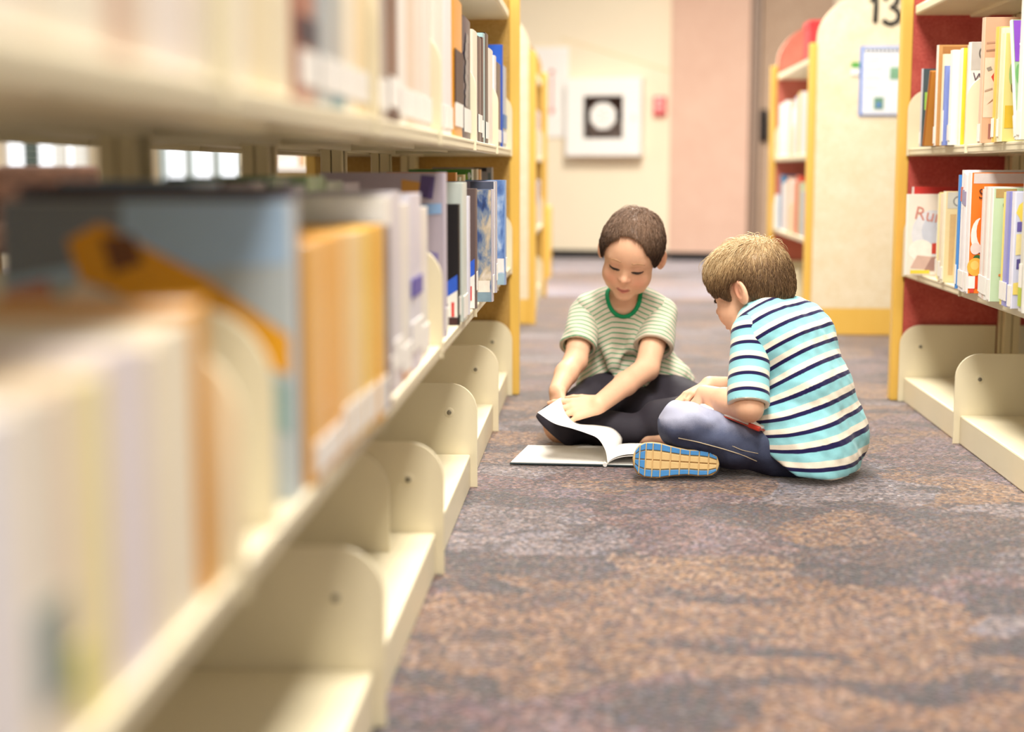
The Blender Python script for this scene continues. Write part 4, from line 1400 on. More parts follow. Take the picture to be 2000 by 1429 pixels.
        for ax in range(3):
            b, c = (ax + 1) % 3, (ax + 2) % 3
            sl0 = [slice(1, -1)] * 3
            sl0[ax] = slice(0, -1)
            sl1 = list(sl0)
            sl1[ax] = slice(1, None)
            A, B = S[tuple(sl0)], S[tuple(sl1)]
            e = np.argwhere(A != B)
            off = np.array([1, 1, 1])
            off[ax] = 0
            e = e + off
            ins = S[e[:, 0], e[:, 1], e[:, 2]]

            def cell(db, dc):
                q = e.copy()
                q[:, b] += db
                q[:, c] += dc
                return idx[q[:, 0], q[:, 1], q[:, 2]]
            q = np.stack([cell(-1, -1), cell(0, -1), cell(0, 0), cell(-1, 0)], 1)
            q[~ins] = q[~ins][:, ::-1]
            quads.append(q)
        q = np.concatenate(quads)
        q = q[(q >= 0).all(1)]
        return verts, q


def mesh_from(name, verts, quads, mats, parent, attrs=None, relax=1):
    if relax:
        e = np.concatenate([quads[:, [0, 1]], quads[:, [1, 2]], quads[:, [2, 3]], quads[:, [3, 0]]])
        for _ in range(relax):
            s = np.zeros_like(verts)
            n = np.zeros(len(verts))
            np.add.at(s, e[:, 0], verts[e[:, 1]])
            np.add.at(n, e[:, 0], 1)
            np.add.at(s, e[:, 1], verts[e[:, 0]])
            np.add.at(n, e[:, 1], 1)
            verts = 0.5 * verts + 0.5 * s / np.maximum(n, 1)[:, None]
    me = bpy.data.meshes.new(name)
    me.vertices.add(len(verts))
    me.vertices.foreach_set('co', verts.astype(np.float32).ravel())
    me.loops.add(quads.size)
    me.loops.foreach_set('vertex_index', quads.astype(np.int32).ravel())
    me.polygons.add(len(quads))
    me.polygons.foreach_set('loop_start', np.arange(0, quads.size, 4, dtype=np.int32))
    me.polygons.foreach_set('use_smooth', np.ones(len(quads), bool))
    for m in mats:
        me.materials.append(m)
    for k, v in (attrs or {}).items():
        v = v(verts)
        if v.ndim == 1:
            a = me.attributes.new(k, 'FLOAT', 'POINT')
            a.data.foreach_set('value', v.astype(np.float32))
        else:
            a = me.attributes.new(k, 'FLOAT_COLOR', 'POINT')
            c4 = np.ones((len(v), 4), np.float32)
            c4[:, :3] = v
            a.data.foreach_set('color', c4.ravel())
    me.update()
    me.validate()
    return link(name, me, parent)


def waves(seed, scale, n=7, stretch=(1, 1, 1)):
    """Sum of warped sine waves: a soft random field in about -1..1."""
    r = np.random.RandomState(seed)
    ks = r.normal(size=(n, 3))
    ks /= np.linalg.norm(ks, axis=1)[:, None]
    ks *= (scale * r.uniform(0.6, 1.7, n))[:, None] * np.array(stretch)
    ph = r.uniform(0, 6.28, n)

    def fn(X, Y, Z):
        s = 0
        for k, p in zip(ks, ph):
            s = s + np.sin(k[0] * X + k[1] * Y + k[2] * Z + p + 0.8 * np.sin(0.6 * (k[1] * X + k[2] * Y + k[0] * Z)))
        return s / math.sqrt(n)
    return fn


def sm(x, a, b):
    t = np.clip((x - a) / (b - a), 0, 1)
    return t * t * (3 - 2 * t)


# --- materials of the children
def attr_node(nt, name):
    n = nt.nodes.new('ShaderNodeAttribute')
    n.attribute_name = name
    return n


def skin_material():
    m = bpy.data.materials.new('skin')
    m.use_nodes = True
    nt = m.node_tree
    b = nt.nodes['Principled BSDF']
    b.inputs['Roughness'].default_value = 0.48
    b.inputs['Specular IOR Level'].default_value = 0.35
    b.inputs['Subsurface Weight'].default_value = 0.12
    b.inputs['Subsurface Radius'].default_value = (0.012, 0.005, 0.003)
    b.inputs['Subsurface Scale'].default_value = 1.0
    a = attr_node(nt, 'tone')
    tc = nt.nodes.new('ShaderNodeTexCoord')
    nz = nt.nodes.new('ShaderNodeTexNoise')
    nz.inputs['Scale'].default_value = 90
    nz.inputs['Detail'].default_value = 3
    nt.links.new(tc.outputs['Object'], nz.inputs['Vector'])
    mr = nt.nodes.new('ShaderNodeMapRange')
    mr.inputs[3].default_value = 0.95
    mr.inputs[4].default_value = 1.05
    nt.links.new(nz.outputs['Fac'], mr.inputs[0])
    mx = nt.nodes.new('ShaderNodeMix')
    mx.data_type = 'RGBA'
    mx.blend_type = 'MULTIPLY'
    mx.inputs[0].default_value = 1.0
    nt.links.new(a.outputs['Color'], mx.inputs[6])
    nt.links.new(mr.outputs[0], mx.inputs[7])
    nt.links.new(mx.outputs[2], b.inputs['Base Color'])
    return m


def stripe_material(name, period, stops, weave=1500.0):
    """Knitted stripes along the attribute 'run' (metres along the garment)."""
    m = bpy.data.materials.new(name)
    m.use_nodes = True
    nt = m.node_tree
    b = nt.nodes['Principled BSDF']
    b.inputs['Roughness'].default_value = 0.85
    b.inputs['Specular IOR Level'].default_value = 0.15
    b.inputs['Sheen Weight'].default_value = 0.15
    a = attr_node(nt, 'run')
    d = nt.nodes.new('ShaderNodeMath')
    d.operation = 'DIVIDE'
    d.inputs[1].default_value = period
    f = nt.nodes.new('ShaderNodeMath')
    f.operation = 'FRACT'
    nt.links.new(a.outputs['Fac'], d.inputs[0])
    nt.links.new(d.outputs[0], f.inputs[0])
    r = nt.nodes.new('ShaderNodeValToRGB')
    el = r.color_ramp.elements
    while len(el) < len(stops):
        el.new(0.5)
    for e, (p, c) in zip(el, stops):
        e.position = p
        e.color = lin(c)
    nt.links.new(f.outputs[0], r.inputs[0])
    tc = nt.nodes.new('ShaderNodeTexCoord')
    nz = nt.nodes.new('ShaderNodeTexNoise')
    nz.inputs['Scale'].default_value = 420
    nz.inputs['Detail'].default_value = 3
    nt.links.new(tc.outputs['Object'], nz.inputs['Vector'])
    mr = nt.nodes.new('ShaderNodeMapRange')
    mr.inputs[3].default_value = 0.9
    mr.inputs[4].default_value = 1.08
    nt.links.new(nz.outputs['Fac'], mr.inputs[0])
    mx = nt.nodes.new('ShaderNodeMix')
    mx.data_type = 'RGBA'
    mx.blend_type = 'MULTIPLY'
    mx.inputs[0].default_value = 1.0
    nt.links.new(r.outputs[0], mx.inputs[6])
    nt.links.new(mr.outputs[0], mx.inputs[7])
    nt.links.new(mx.outputs[2], b.inputs['Base Color'])
    bp = nt.nodes.new('ShaderNodeBump')
    bp.inputs['Strength'].default_value = 0.15
    bp.inputs['Distance'].default_value = 0.001
    nt.links.new(nz.outputs['Fac'], bp.inputs['Height'])
    nt.links.new(bp.outputs['Normal'], b.inputs['Normal'])
    return m


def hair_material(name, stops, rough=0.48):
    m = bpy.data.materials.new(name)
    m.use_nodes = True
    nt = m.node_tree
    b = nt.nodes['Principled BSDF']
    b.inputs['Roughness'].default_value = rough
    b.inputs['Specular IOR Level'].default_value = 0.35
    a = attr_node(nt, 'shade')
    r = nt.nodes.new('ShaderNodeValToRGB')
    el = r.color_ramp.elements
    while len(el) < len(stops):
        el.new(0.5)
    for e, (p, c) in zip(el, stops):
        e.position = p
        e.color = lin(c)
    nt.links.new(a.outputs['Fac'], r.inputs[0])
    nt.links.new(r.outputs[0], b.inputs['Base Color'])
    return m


def denim_material():
    m = bpy.data.materials.new('washed_denim')
    m.use_nodes = True
    nt = m.node_tree
    b = nt.nodes['Principled BSDF']
    b.inputs['Roughness'].default_value = 0.85
    b.inputs['Specular IOR Level'].default_value = 0.2
    a = attr_node(nt, 'paleness')
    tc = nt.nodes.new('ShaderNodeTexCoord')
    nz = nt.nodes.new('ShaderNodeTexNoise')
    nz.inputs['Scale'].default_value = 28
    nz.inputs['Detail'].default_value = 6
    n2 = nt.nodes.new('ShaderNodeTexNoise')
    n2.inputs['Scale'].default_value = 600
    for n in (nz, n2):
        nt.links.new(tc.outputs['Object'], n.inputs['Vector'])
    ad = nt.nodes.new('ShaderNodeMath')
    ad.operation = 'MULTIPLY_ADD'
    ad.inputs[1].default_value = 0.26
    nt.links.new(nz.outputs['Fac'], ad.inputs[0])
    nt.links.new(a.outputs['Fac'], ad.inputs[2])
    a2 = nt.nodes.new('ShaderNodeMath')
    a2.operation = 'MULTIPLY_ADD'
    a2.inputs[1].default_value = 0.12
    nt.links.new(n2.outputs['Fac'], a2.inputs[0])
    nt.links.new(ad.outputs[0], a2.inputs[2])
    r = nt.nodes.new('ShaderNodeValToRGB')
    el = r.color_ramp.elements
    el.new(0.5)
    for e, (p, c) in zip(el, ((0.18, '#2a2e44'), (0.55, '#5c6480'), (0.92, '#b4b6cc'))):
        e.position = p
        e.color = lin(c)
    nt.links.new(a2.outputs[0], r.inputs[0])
    nt.links.new(r.outputs[0], b.inputs['Base Color'])
    bp = nt.nodes.new('ShaderNodeBump')
    bp.inputs['Strength'].default_value = 0.3
    bp.inputs['Distance'].default_value = 0.001
    nt.links.new(n2.outputs['Fac'], bp.inputs['Height'])
    nt.links.new(bp.outputs['Normal'], b.inputs['Normal'])
    return m


M_SKIN = skin_material()
M_LASH = mat('#2a1710', 0.6)

# ------------------------------------------------------------------ heads
class Head:
    def __init__(self, c, fwd, pitch, roll, s, ear=-.010):
        """fwd: horizontal facing; pitch: nod down; roll: crown leans towards the head's own left (-x)."""
        f0 = unit(V(fwd[0], fwd[1], 0))
        x = V(f0[1], -f0[0], 0)                       # the head's right
        f = f0 * math.cos(pitch) - V(0, 0, 1) * math.sin(pitch)
        u = np.cross(x, f)
        cr, sr = math.cos(roll), math.sin(roll)
        x2, u2 = x * cr + u * sr, u * cr - x * sr
        self.R = np.stack([x2, f, u2], 1)
        self.c, self.s, self.ear = np.asarray(c, float), s, ear

    def w(self, x, y, z):
        return self.c + self.R @ (np.array([x, y, z]) * self.s)

    def loc(self, P):
        return ((P - self.c) @ self.R) / self.s

    def ell(self, F, c, r, k=0.012, op='add', grow=0.0, rot=None):
        R = self.R if rot is None else self.R @ rot
        F.ell(self.w(*c), np.array(r) * self.s + grow, R, k * self.s, op)

    def cone(self, F, a, b, ra, rb, k=0.006, op='add'):
        F.cone(self.w(*a), self.w(*b), ra * self.s, rb * self.s, k * self.s, op)

    def build(self, F):
        E = self.ell
        E(F, (0, -.012, .028), (.074, .090, .078), .02)
        E(F, (0, .028, .034), (.061, .050, .056), .03)
        E(F, (0, .030, -.034), (.057, .051, .060), .02)
        for s in (1, -1):
            E(F, (s * .033, .043, -.036), (.029, .030, .031), .015)
            E(F, (s * .028, .022, -.070), (.026, .034, .020), .015)
        E(F, (0, .057, -.086), (.023, .019, .016), .014)
        self.cone(F, (-.036, .060, .026), (.036, .060, .026), .0115, .0115, .012)
        for s in (1, -1):
            E(F, (s * .029, .087, .010), (.018, .012, .010), .010, 'sub')
        for s in (1, -1):
            E(F, (s * .0295, .0615, .006), (.0155, .0135, .0125), .003)
        self.cone(F, (0, .070, .006), (0, .084, -.018), .0062, .0085, .009)
        E(F, (0, .0875, -.0215), (.0098, .0098, .0090), .005)
        for s in (1, -1):
            E(F, (s * .0098, .0815, -.0245), (.0065, .0075, .0060), .004)
            E(F, (s * .0052, .0885, -.0305), (.0030, .0040, .0026), .003, 'sub')
        # lips
        for s in (1, -1):
            self.cone(F, (s * .019, .0715, -.0565), (s * .005, .0795, -.0525), .0028, .0044, .004)
            self.cone(F, (s * .005, .0795, -.0525), (0, .0792, -.0538), .0044, .0042, .003)
            self.cone(F, (s * .015, .0735, -.0605), (0, .0785, -.0632), .0034, .0058, .004)
            self.cone(F, (s * .019, .0765, -.0570), (0, .0865, -.0578), .0012, .0017, .0015, 'sub')
        E(F, (0, .083, -.0735), (.016, .006, .004), .006, 'sub')
        # ears
        for s in (1, -1):
            a = s * 0.47
            rot = np.array([[math.cos(a), -math.sin(a), 0], [math.sin(a), math.cos(a), 0], [0, 0, 1]])
            t = -0.22
            rot = rot @ np.array([[1, 0, 0], [0, math.cos(t), -math.sin(t)], [0, math.sin(t), math.cos(t)]])
            E(F, (s * .0785, self.ear, -.006), (.0078, .0200, .0305), .005, rot=rot)
            E(F, (s * .0870, self.ear + .004, -.001), (.0075, .0125, .0195), .003, 'sub', rot=rot)
            E(F, (s * .0805, self.ear - .003, -.006), (.0045, .0088, .0135), .003, rot=rot)
            E(F, (s * .0860, self.ear + .008, -.008), (.0055, .0048, .0062), .002, 'sub', rot=rot)

    def tone(self, base, lip, blush):
        def fn(P):
            q = self.loc(P)
            x, y, z = q[:, 0], q[:, 1], q[:, 2]
            c = np.tile(np.array(base), (len(P), 1))
            near = sm(y, .02, .05)
            ck = np.exp(-(((np.abs(x) - .036) / .02) ** 2 + ((z + .032) / .02) ** 2)) * near * 0.55
            ck += np.exp(-((x / .012) ** 2 + ((z + .024) / .011) ** 2)) * near * 0.30
            ck += 0.6 * np.exp(-(((np.abs(x) - .079) / .012) ** 2 + ((y + .008) / .025) ** 2 + (z / .035) ** 2))
            ck = np.clip(ck, 0, 0.8)[:, None]
            c = c * (1 - ck) + np.array(blush) * ck
            lid = np.exp(-(((np.abs(x) - .0295) / .015) ** 2 + ((z - .009) / .008) ** 2)) * near * 0.35
            c = c * (1 - lid[:, None]) + np.array(blush) * 0.75 * lid[:, None]
            zl = -.0578 + .10 * 0 * x
            wl = .8 * sm(.0185 - np.abs(x), 0, .007) * sm(.0068 - np.abs(z - zl), -.0005, .0025) * sm(y, .05, .06)
            c = c * (1 - wl[:, None]) + np.array(lip) * wl[:, None]
            ln = sm(.020 - np.abs(x), 0, .004) * np.exp(-((z + .0578) / .0017) ** 2) * sm(y, .05, .06) * 0.8
            c = c * (1 - ln[:, None]) + np.array(lip) * 0.35 * ln[:, None]
            return c
        return fn

    def lashes(self, F, parent, hair):
        """Lowered lids: a dark lash line along each lid's edge, and the brows."""
        for s in (1, -1):
            pts, rs = [], []
            for k in range(9):
                t = -1 + k / 4
                x = s * .0295 + t * .0145
                z = -.0008 + .0030 * t * t + (0.001 * t * s)
                pts.append(self._skin(F, x, z, .0004))
                rs.append((.0021 * (1 - abs(t) ** 3) + .0008) * self.s)
            b = MB()
            b.tube(pts, rs, 8)
            for k in range(1, 8):                    # single lashes
                p = pts[k]
                t = -1 + k / 4
                d = self.R @ unit(V(s * 0 + t * .6, .75, -.75)) * .0055 * self.s
                b.tube([p, p + d * .6, p + d + V(0, 0, .0004)], [.0006, .0004, .0002], 5)
            b.build('eyelashes', M_LASH, parent, True)
            pts, rs = [], []
            for k in range(9):
                t = k / 8
                x = s * (.013 + t * .032)
                z = .0285 + .0035 * math.sin(math.pi * t) - .003 * t
                pts.append(self._skin(F, x, z, .0002))
                rs.append((.0007 + .0012 * math.sin(math.pi * min(1, t * 1.1 + .05))) * self.s)
            b = MB()
            b.tube(pts, rs, 6)
            b.build('eyebrow', hair, parent, True)

    def _skin(self, F, x, z, off):
        """Surface point of the face straight ahead of head coordinates (x, z)."""
        for y in np.arange(.120, .02, -.0006):
            p = self.w(x, y, z)
            i = np.round((p - F.lo) / F.res).astype(int)
            if np.all(i >= 0) and np.all(i < F.n) and F.D[tuple(i)] < 0.0005:
                return self.w(x, y + off, z)
        return self.w(x, .07, z)


def hair_of(H, parent, m, res, line, thick, crown, seed, n, ln, shade, tuft=0.0, sweep=0.0):
    """Hair: a shaped cap plus combed strands, one mesh. line(x, y) -> lowest z of the hair (head coordinates)."""
    F = Field(H.c - 0.15, H.c + 0.15, res)
    H.ell(F, (0, -.012, .030), (.074 + thick, .090 + thick, .078 + thick), .01)
    H.ell(F, (0, .024, .040), (.061 + thick, .053 + thick, .055 + thick), .03)
    H.ell(F, (0, -.045, -.010), (.062 + thick * .8, .052 + thick * .7, .055), .02)
    R, c, s = H.R, H.c, H.s
    wv = waves(seed, 150 / s, 8)

    def cutf(X, Y, Z):
        q = [((X - c[0]) * R[0, i] + (Y - c[1]) * R[1, i] + (Z - c[2]) * R[2, i]) / s for i in range(3)]
        return (line(q[0], q[1]) - q[2]) * s * 0.8 + 0.0022 * wv(X, Y, Z)
    F.cut(cutf, 0.006)
    F.warp(lambda X, Y, Z: 0.0006 * wv(X * 1.7, Y * 1.7, Z * 1.7))
    verts, quads = F.surface()
    rs = np.random.RandomState(seed)
    q = H.loc(verts)
    cen = np.array([0, -.012, .028])
    rad = np.linalg.norm((q - cen) / np.array([.074, .09, .078]), axis=1)
    outer = np.nonzero(rad > 1.0 + thick / .085 * 0.30)[0]
    pick = rs.choice(outer, n)
    P = H.loc(verts[pick]) + rs.normal(scale=.0012, size=(n, 3))
    cr = np.array(crown)
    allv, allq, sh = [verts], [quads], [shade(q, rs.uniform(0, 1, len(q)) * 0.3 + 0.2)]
    base = len(verts)
    for p in P:
        nrm = unit((p - cen) / np.array([.074, .09, .078]) ** 2)
        d = p - cr
        swirl = np.cross(nrm, d) * sweep
        d = d + swirl + rs.normal(scale=.012, size=3)
        d = d - nrm * (d @ nrm)
        d = unit(d)
        L = ln * rs.uniform(.5, 1.15)
        lift = rs.uniform(0, .004) + tuft * max(0, rs.normal()) * (p[2] > .085)
        pts = []
        cur = p - nrm * .002
        for k in range(6):
            t = k / 5
            pts.append(cur.copy())
            cur = cur + d * L / 5
            v = (cur - cen) / np.array([.074, .09, .078])
            r0 = np.linalg.norm(v)
            tgt = 1.0 + (thick + lift * math.sin(math.pi * min(1, t + .3))) / .083
            cur = cen + (cur - cen) * (1 + (tgt / r0 - 1) * (0.75 if tuft * t == 0 or p[2] < .085 else 0.25))
            nn = unit((cur - cen) / np.array([.074, .09, .078]) ** 2)
            for _ in range(12):                  # stay on top of the cap
                gi = np.round((H.w(*cur) - F.lo) / F.res).astype(int)
                if np.any(gi < 0) or np.any(gi >= F.n) or F.D[gi[0], gi[1], gi[2]] > .0004 + lift * .3:
                    break
                cur = cur + nn * .0012
            d = unit(d - nn * (d @ nn))
        m_ = 6
        while m_ > 1 and pts[m_ - 1][2] < line(np.array(pts[m_ - 1][0]), np.array(pts[m_ - 1][1])) - .003:
            m_ -= 1
        if m_ < 2:
            continue
        if m_ < 6:                               # trimmed to the hairline
            kk = np.linspace(0, m_ - 1, 6)
            pts = [pts[int(k)] + (pts[min(int(k) + 1, m_ - 1)] - pts[int(k)]) * (k - int(k)) for k in kk]
        rr = .00058 * rs.uniform(.7, 1.4)
        W = [H.w(*a) for a in pts]
        ring = []
        t0 = unit(W[1] - W[0])
        up = unit(np.cross(t0, [0.31, 0.52, 0.79]))
        for k, a in enumerate(W):
            rk = rr * s * (1 - 0.85 * (k / 5) ** 2)
            t1 = unit(W[min(k + 1, 5)] - W[max(k - 1, 0)])
            up = unit(up - t1 * (up @ t1))
            sd = np.cross(t1, up)
            for ang in (0, 2.094, 4.189):
                ring.append(a + (up * math.cos(ang) + sd * math.sin(ang)) * rk)
        allv.append(np.array(ring))
        fq = []
        for k in range(5):
            for j in range(3):
                fq.append((base + k * 3 + j, base + k * 3 + (j + 1) % 3, base + k * 3 + 3 + (j + 1) % 3, base + k * 3 + 3 + j))
        allq.append(np.array(fq))
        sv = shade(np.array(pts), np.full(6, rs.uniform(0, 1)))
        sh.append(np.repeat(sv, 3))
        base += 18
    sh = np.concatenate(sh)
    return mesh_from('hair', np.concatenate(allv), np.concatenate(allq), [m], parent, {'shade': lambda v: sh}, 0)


# ------------------------------------------------------------------ hands
def hand(F, W, Fd, N, thumb_side, curl, spread=0.16, s=1.0, thumb=(0.5, 0.75, -0.25), tcurl=0.3):
    """W wrist, Fd towards the fingers, N out of the back of the hand, thumb_side +1/-1 along Fd x N."""
    Fd = unit(Fd)
    N = unit(N - Fd * (N @ Fd))
    S = np.cross(Fd, N) * thumb_side                    # towards the thumb
    lens = [(.026, .017, .013), (.029, .019, .014), (.027, .018, .013), (.021, .014, .012)]
    kn = [.058, .061, .058, .052]
    for i in range(4):
        lat = (1.5 - i) * .0135 * s
        base = W + S * lat * 0.62 + Fd * .010 * s
        K = W + S * lat + Fd * kn[i] * s + N * (.002 - .0016 * abs(1.2 - i)) * s
        F.cone(base, K, .0115 * s, .0086 * s, .008)
        a = (1.5 - i) * spread / 1.5
        d = unit(Fd * math.cos(a) + S * math.sin(a))
        p, ang = K, 0.0
        r = [.0077, .0068, .0060, .0050] if i < 3 else [.0066, .0059, .0053, .0044]
        c = curl[i] if isinstance(curl[i], (tuple, list)) else (curl[i] * .8, curl[i], curl[i] * .7)
        for j in range(3):
            ang += c[j]
            dd = d * math.cos(ang) - N * math.sin(ang)
            q = p + dd * lens[i][j] * s
            F.cone(p, q, r[j] * s, r[j + 1] * s, .0025)
            p = q
    T = W + Fd * .014 * s + S * .018 * s - N * .004 * s
    d = unit(Fd * thumb[0] + S * thumb[1] + N * thumb[2])
    p = T
    for j, (l, r0, r1) in enumerate(((.024, .0115, .0092), (.020, .0088, .0078), (.016, .0076, .0056))):
        q = p + d * l * s
        F.cone(p, q, r0 * s, r1 * s, .006 if j == 0 else .003)
        p = q
        d = unit(d + (Fd * .6 - S * .5 - N * .2) * tcurl)


def polyline_run(P, pts):
    """Distance along a curved line through pts for every point of P (extended past both ends)."""
    pts = [np.asarray(p, float) for p in pts]
    n = 24
    C = []
    ext = [2 * pts[0] - pts[1]] + pts + [2 * pts[-1] - pts[-2]]
    for i in range(1, len(ext) - 2):
        p0, p1, p2, p3 = ext[i - 1:i + 3]
        for k in range(n):
            t = k / n
            C.append(0.5 * (2 * p1 + (p2 - p0) * t + (2 * p0 - 5 * p1 + 4 * p2 - p3) * t * t + (3 * p1 - p0 - 3 * p2 + p3) * t ** 3))
    C.append(pts[-1])
    C = np.array(C)
    seg = C[1:] - C[:-1]
    sl = np.linalg.norm(seg, axis=1)
    cum = np.concatenate([[0], np.cumsum(sl)])
    best = np.full(len(P), 1e9)
    run = np.zeros(len(P))
    for i in range(len(seg)):
        u = seg[i] / sl[i]
        t = (P - C[i]) @ u
        tc = t.copy()
        if i > 0:
            tc = np.maximum(tc, 0)
        if i < len(seg) - 1:
            tc = np.minimum(tc, sl[i])
        d = np.linalg.norm(P - C[i] - tc[:, None] * u, axis=1)
        m = d < best
        best[m] = d[m]
        run[m] = cum[i] + tc[m]
    return run, best


BASE_SKIN = lin('#efbd9c')[:3]
LIP = lin('#cf6f66')[:3]
BLUSH = lin('#e5957a')[:3]


# ------------------------------------------------------------------ first child: facing the camera, turning a page
BODY1 = thing('person', 'child in green striped shirt and black shorts turning a page of the floor book', 'person', (0.10, 3.95, 0))
O1 = np.array(BODY1.location)
INV1 = Matrix.Translation(-BODY1.location)


def local_child(o):
    """Meshes are built in floor coordinates; move them into the child's own frame."""
    o.data.transform(Matrix.Translation(-o.parent.location))
    return o


H1 = Head((.089, 3.868, .478), (-.22, -.975), math.radians(30), math.radians(12), 1.035)
sR, eR, wR = V(-.034, 3.950, .305), V(-.056, 3.842, .196), V(-.100, 3.720, .134)
sL, eL, wL = V(.172, 3.950, .308), V(.132, 3.824, .180), V(.006, 3.640, .112)
hR, kR, aR = V(.050, 3.965, .085), V(-.086, 3.705, .050), V(.078, 3.715, .032)
hL, kL, aL = V(.155, 3.970, .085), V(.290, 3.790, .062), V(.168, 3.695, .031)
P1, W1_, C1, N1 = V(.104, 4.025, .09), V(.098, 4.022, .165), V(.076, 3.985, .268), V(.070, 3.952, .350)


def torso1(F, g=0.0):
    F.cone(V(.050, 4.02, .086), V(.158, 4.02, .086), .078, .078, .03, grow=g)
    F.cone(V(.068, 4.02, .150), V(.132, 4.02, .150), .072, .072, .04, grow=g)
    F.cone(V(.040, 3.99, .250), V(.112, 3.99, .250), .070, .070, .05, grow=g)
    F.cone(V(-.010, 3.962, .316), V(.148, 3.962, .318), .040, .040, .05, grow=g)
    F.cone(V(.036, 3.958, .328), V(.104, 3.958, .328), .040, .040, .03, grow=g)


F1 = Field((-.19, 3.54, -.004), (.37, 4.13, .62), 0.0023)
torso1(F1)
F1.cone(N1 - V(0, 0, .02), H1.w(0, -.020, -.045), .038, .037, .03)
F1.chain([sR, eR], [.036, .031], .02)
F1.chain([eR, eR * .55 + wR * .45 + V(-.003, 0, .002), wR], [.030, .0295, .0225], .012)
F1.chain([sL, eL], [.037, .032], .02)
F1.chain([eL, eL * .55 + wL * .45 + V(0, 0, .002), wL], [.0315, .0300, .0235], .012)
for h, k_, a in ((hR, kR, aR), (hL, kL, aL)):
    F1.chain([h, k_], [.068, .048], .03)
    F1.chain([k_, (k_ * .6 + a * .4) + V(0, .012, 0), a], [.046, .043, .030], .015)
# bare feet, tucked under the legs
for a, d in ((aR, V(.9, -.05, -.1)), (aL, V(-.9, .12, -.1))):
    d = unit(d)
    F1.cone(a, a + d * .05 + V(0, 0, -.004), .028, .025, .012)
    F1.cone(a + d * .05 + V(0, 0, -.004), a + d * .115 + V(0, 0, -.012), .025, .016, .012)
    for j in range(5):
        o_ = V(0, .008, .004) * (j - 2)
        F1.cone(a + d * .105 + o_ + V(0, 0, -.012), a + d * (.138 - .006 * j) + o_ + V(0, 0, -.014), .0085 - .0008 * j, .0075 - .0008 * j, .003)
H1.build(F1)
hand(F1, wL, V(-.95, -.12, -.16), V(-.14, -.80, .58), 1, [(.02, .28, .25), (.10, .32, .3), (.16, .40, .35), (.45, .85, .7)], .24, 1.10, (.82, .50, -.25), .20)
hand(F1, wR, V(.06, -.62, -.78), V(-.75, -.55, .35), 1, [.35, .4, .45, .5], .12, 1.0, (.55, .6, -.35), .25)
F1.cut(lambda X, Y, Z: 0.003 - Z + 0 * X + 0 * Y, 0.004)
v, q = F1.surface()
body = local_child(mesh_from('body', v, q, [M_SKIN], BODY1, {'tone': H1.tone(BASE_SKIN, LIP, BLUSH)}, 1))
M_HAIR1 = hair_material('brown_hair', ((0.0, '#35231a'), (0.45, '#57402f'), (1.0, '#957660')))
M_BROW1 = mat('#b98f6c', 0.7)
H1.lashes(F1, BODY1, M_BROW1)
for o in list(BODY1.children):
    if o.name.startswith(('eyelashes', 'eyebrow')):
        local_child(o)


def line1(x, y):
    front = .095 - 16.0 * (x - .004) ** 2
    side = .006 - sm(np.abs(x), .05, .07) * .018
    zf = np.where(np.abs(x) < .060, front, front + (side - front) * sm(np.abs(x), .058, .068))
    back = -.062 + 0 * x
    ear = -.012 + .030 * sm(np.abs(x), .055, .070)
    t = sm(y, -.040, -.018)
    z = back * (1 - t) + ear * t
    t2 = sm(y, .012, .034)
    return z * (1 - t2) + zf * t2


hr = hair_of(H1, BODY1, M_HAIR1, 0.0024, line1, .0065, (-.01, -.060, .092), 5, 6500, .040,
             lambda q, u: np.clip(u * 0.45 + 0.65 * sm(q[:, 2], .03, .105) - .1, 0, 1), .004, 0.25)  # strands near the crown coloured lighter, a painted sheen
local_child(hr)

# shirt
M_GREEN = stripe_material('green_striped_jersey', 0.0140, ((0.0, '#4a9a70'), (0.17, '#4a9a70'), (0.24, '#cfc5b2'), (0.94, '#d4cab8'), (1.0, '#4a9a70')))
T1 = Field((-.13, 3.82, .03), (.30, 4.14, .40), 0.0032)
torso1(T1, .013)
T1.cone(V(.050, 4.01, .10), V(.165, 4.00, .10), .088, .088, .04, grow=.012)
T1.cone(V(.105, 3.99, .125), V(.175, 3.985, .105), .070, .064, .04, grow=.004)
uR, uL = unit(eR - sR), unit(eL - sL)
endR, endL = sR + uR * .108, sL + uL * .112
# soft folds
for a, b_, r0 in (((.03, 3.905, .21), (.06, 3.90, .12), .010), ((.12, 3.90, .27), (.04, 3.905, .17), .008), ((.16, 3.93, .14), (.06, 3.915, .105), .010),
                  ((.19, 3.94, .16), (.10, 3.905, .115), .009), ((.145, 3.92, .30), (.10, 3.91, .22), .008), ((.21, 3.95, .125), (.13, 3.905, .10), .010), ((.0, 3.93, .28), (.03, 3.91, .2), .008)):
    T1.cone(a, b_, r0, r0 * .6, .022)
w1 = waves(21, 70, 7, (1.2, 1.0, 0.8))
w2 = waves(8, 170, 6, (0.7, .7, 1.6))
T1.warp(lambda X, Y, Z: .0028 * w1(X, Y, Z) + .0012 * w2(X, Y, Z) * np.clip((.24 - Z) / .1, 0, 1))
# hem, sleeve ends, neck opening
T1.cut(lambda X, Y, Z: (.098 - .12 * (4.0 - Y) * 0 + .006 * np.sin(X * 60)) - Z + 0 * Y, .004)


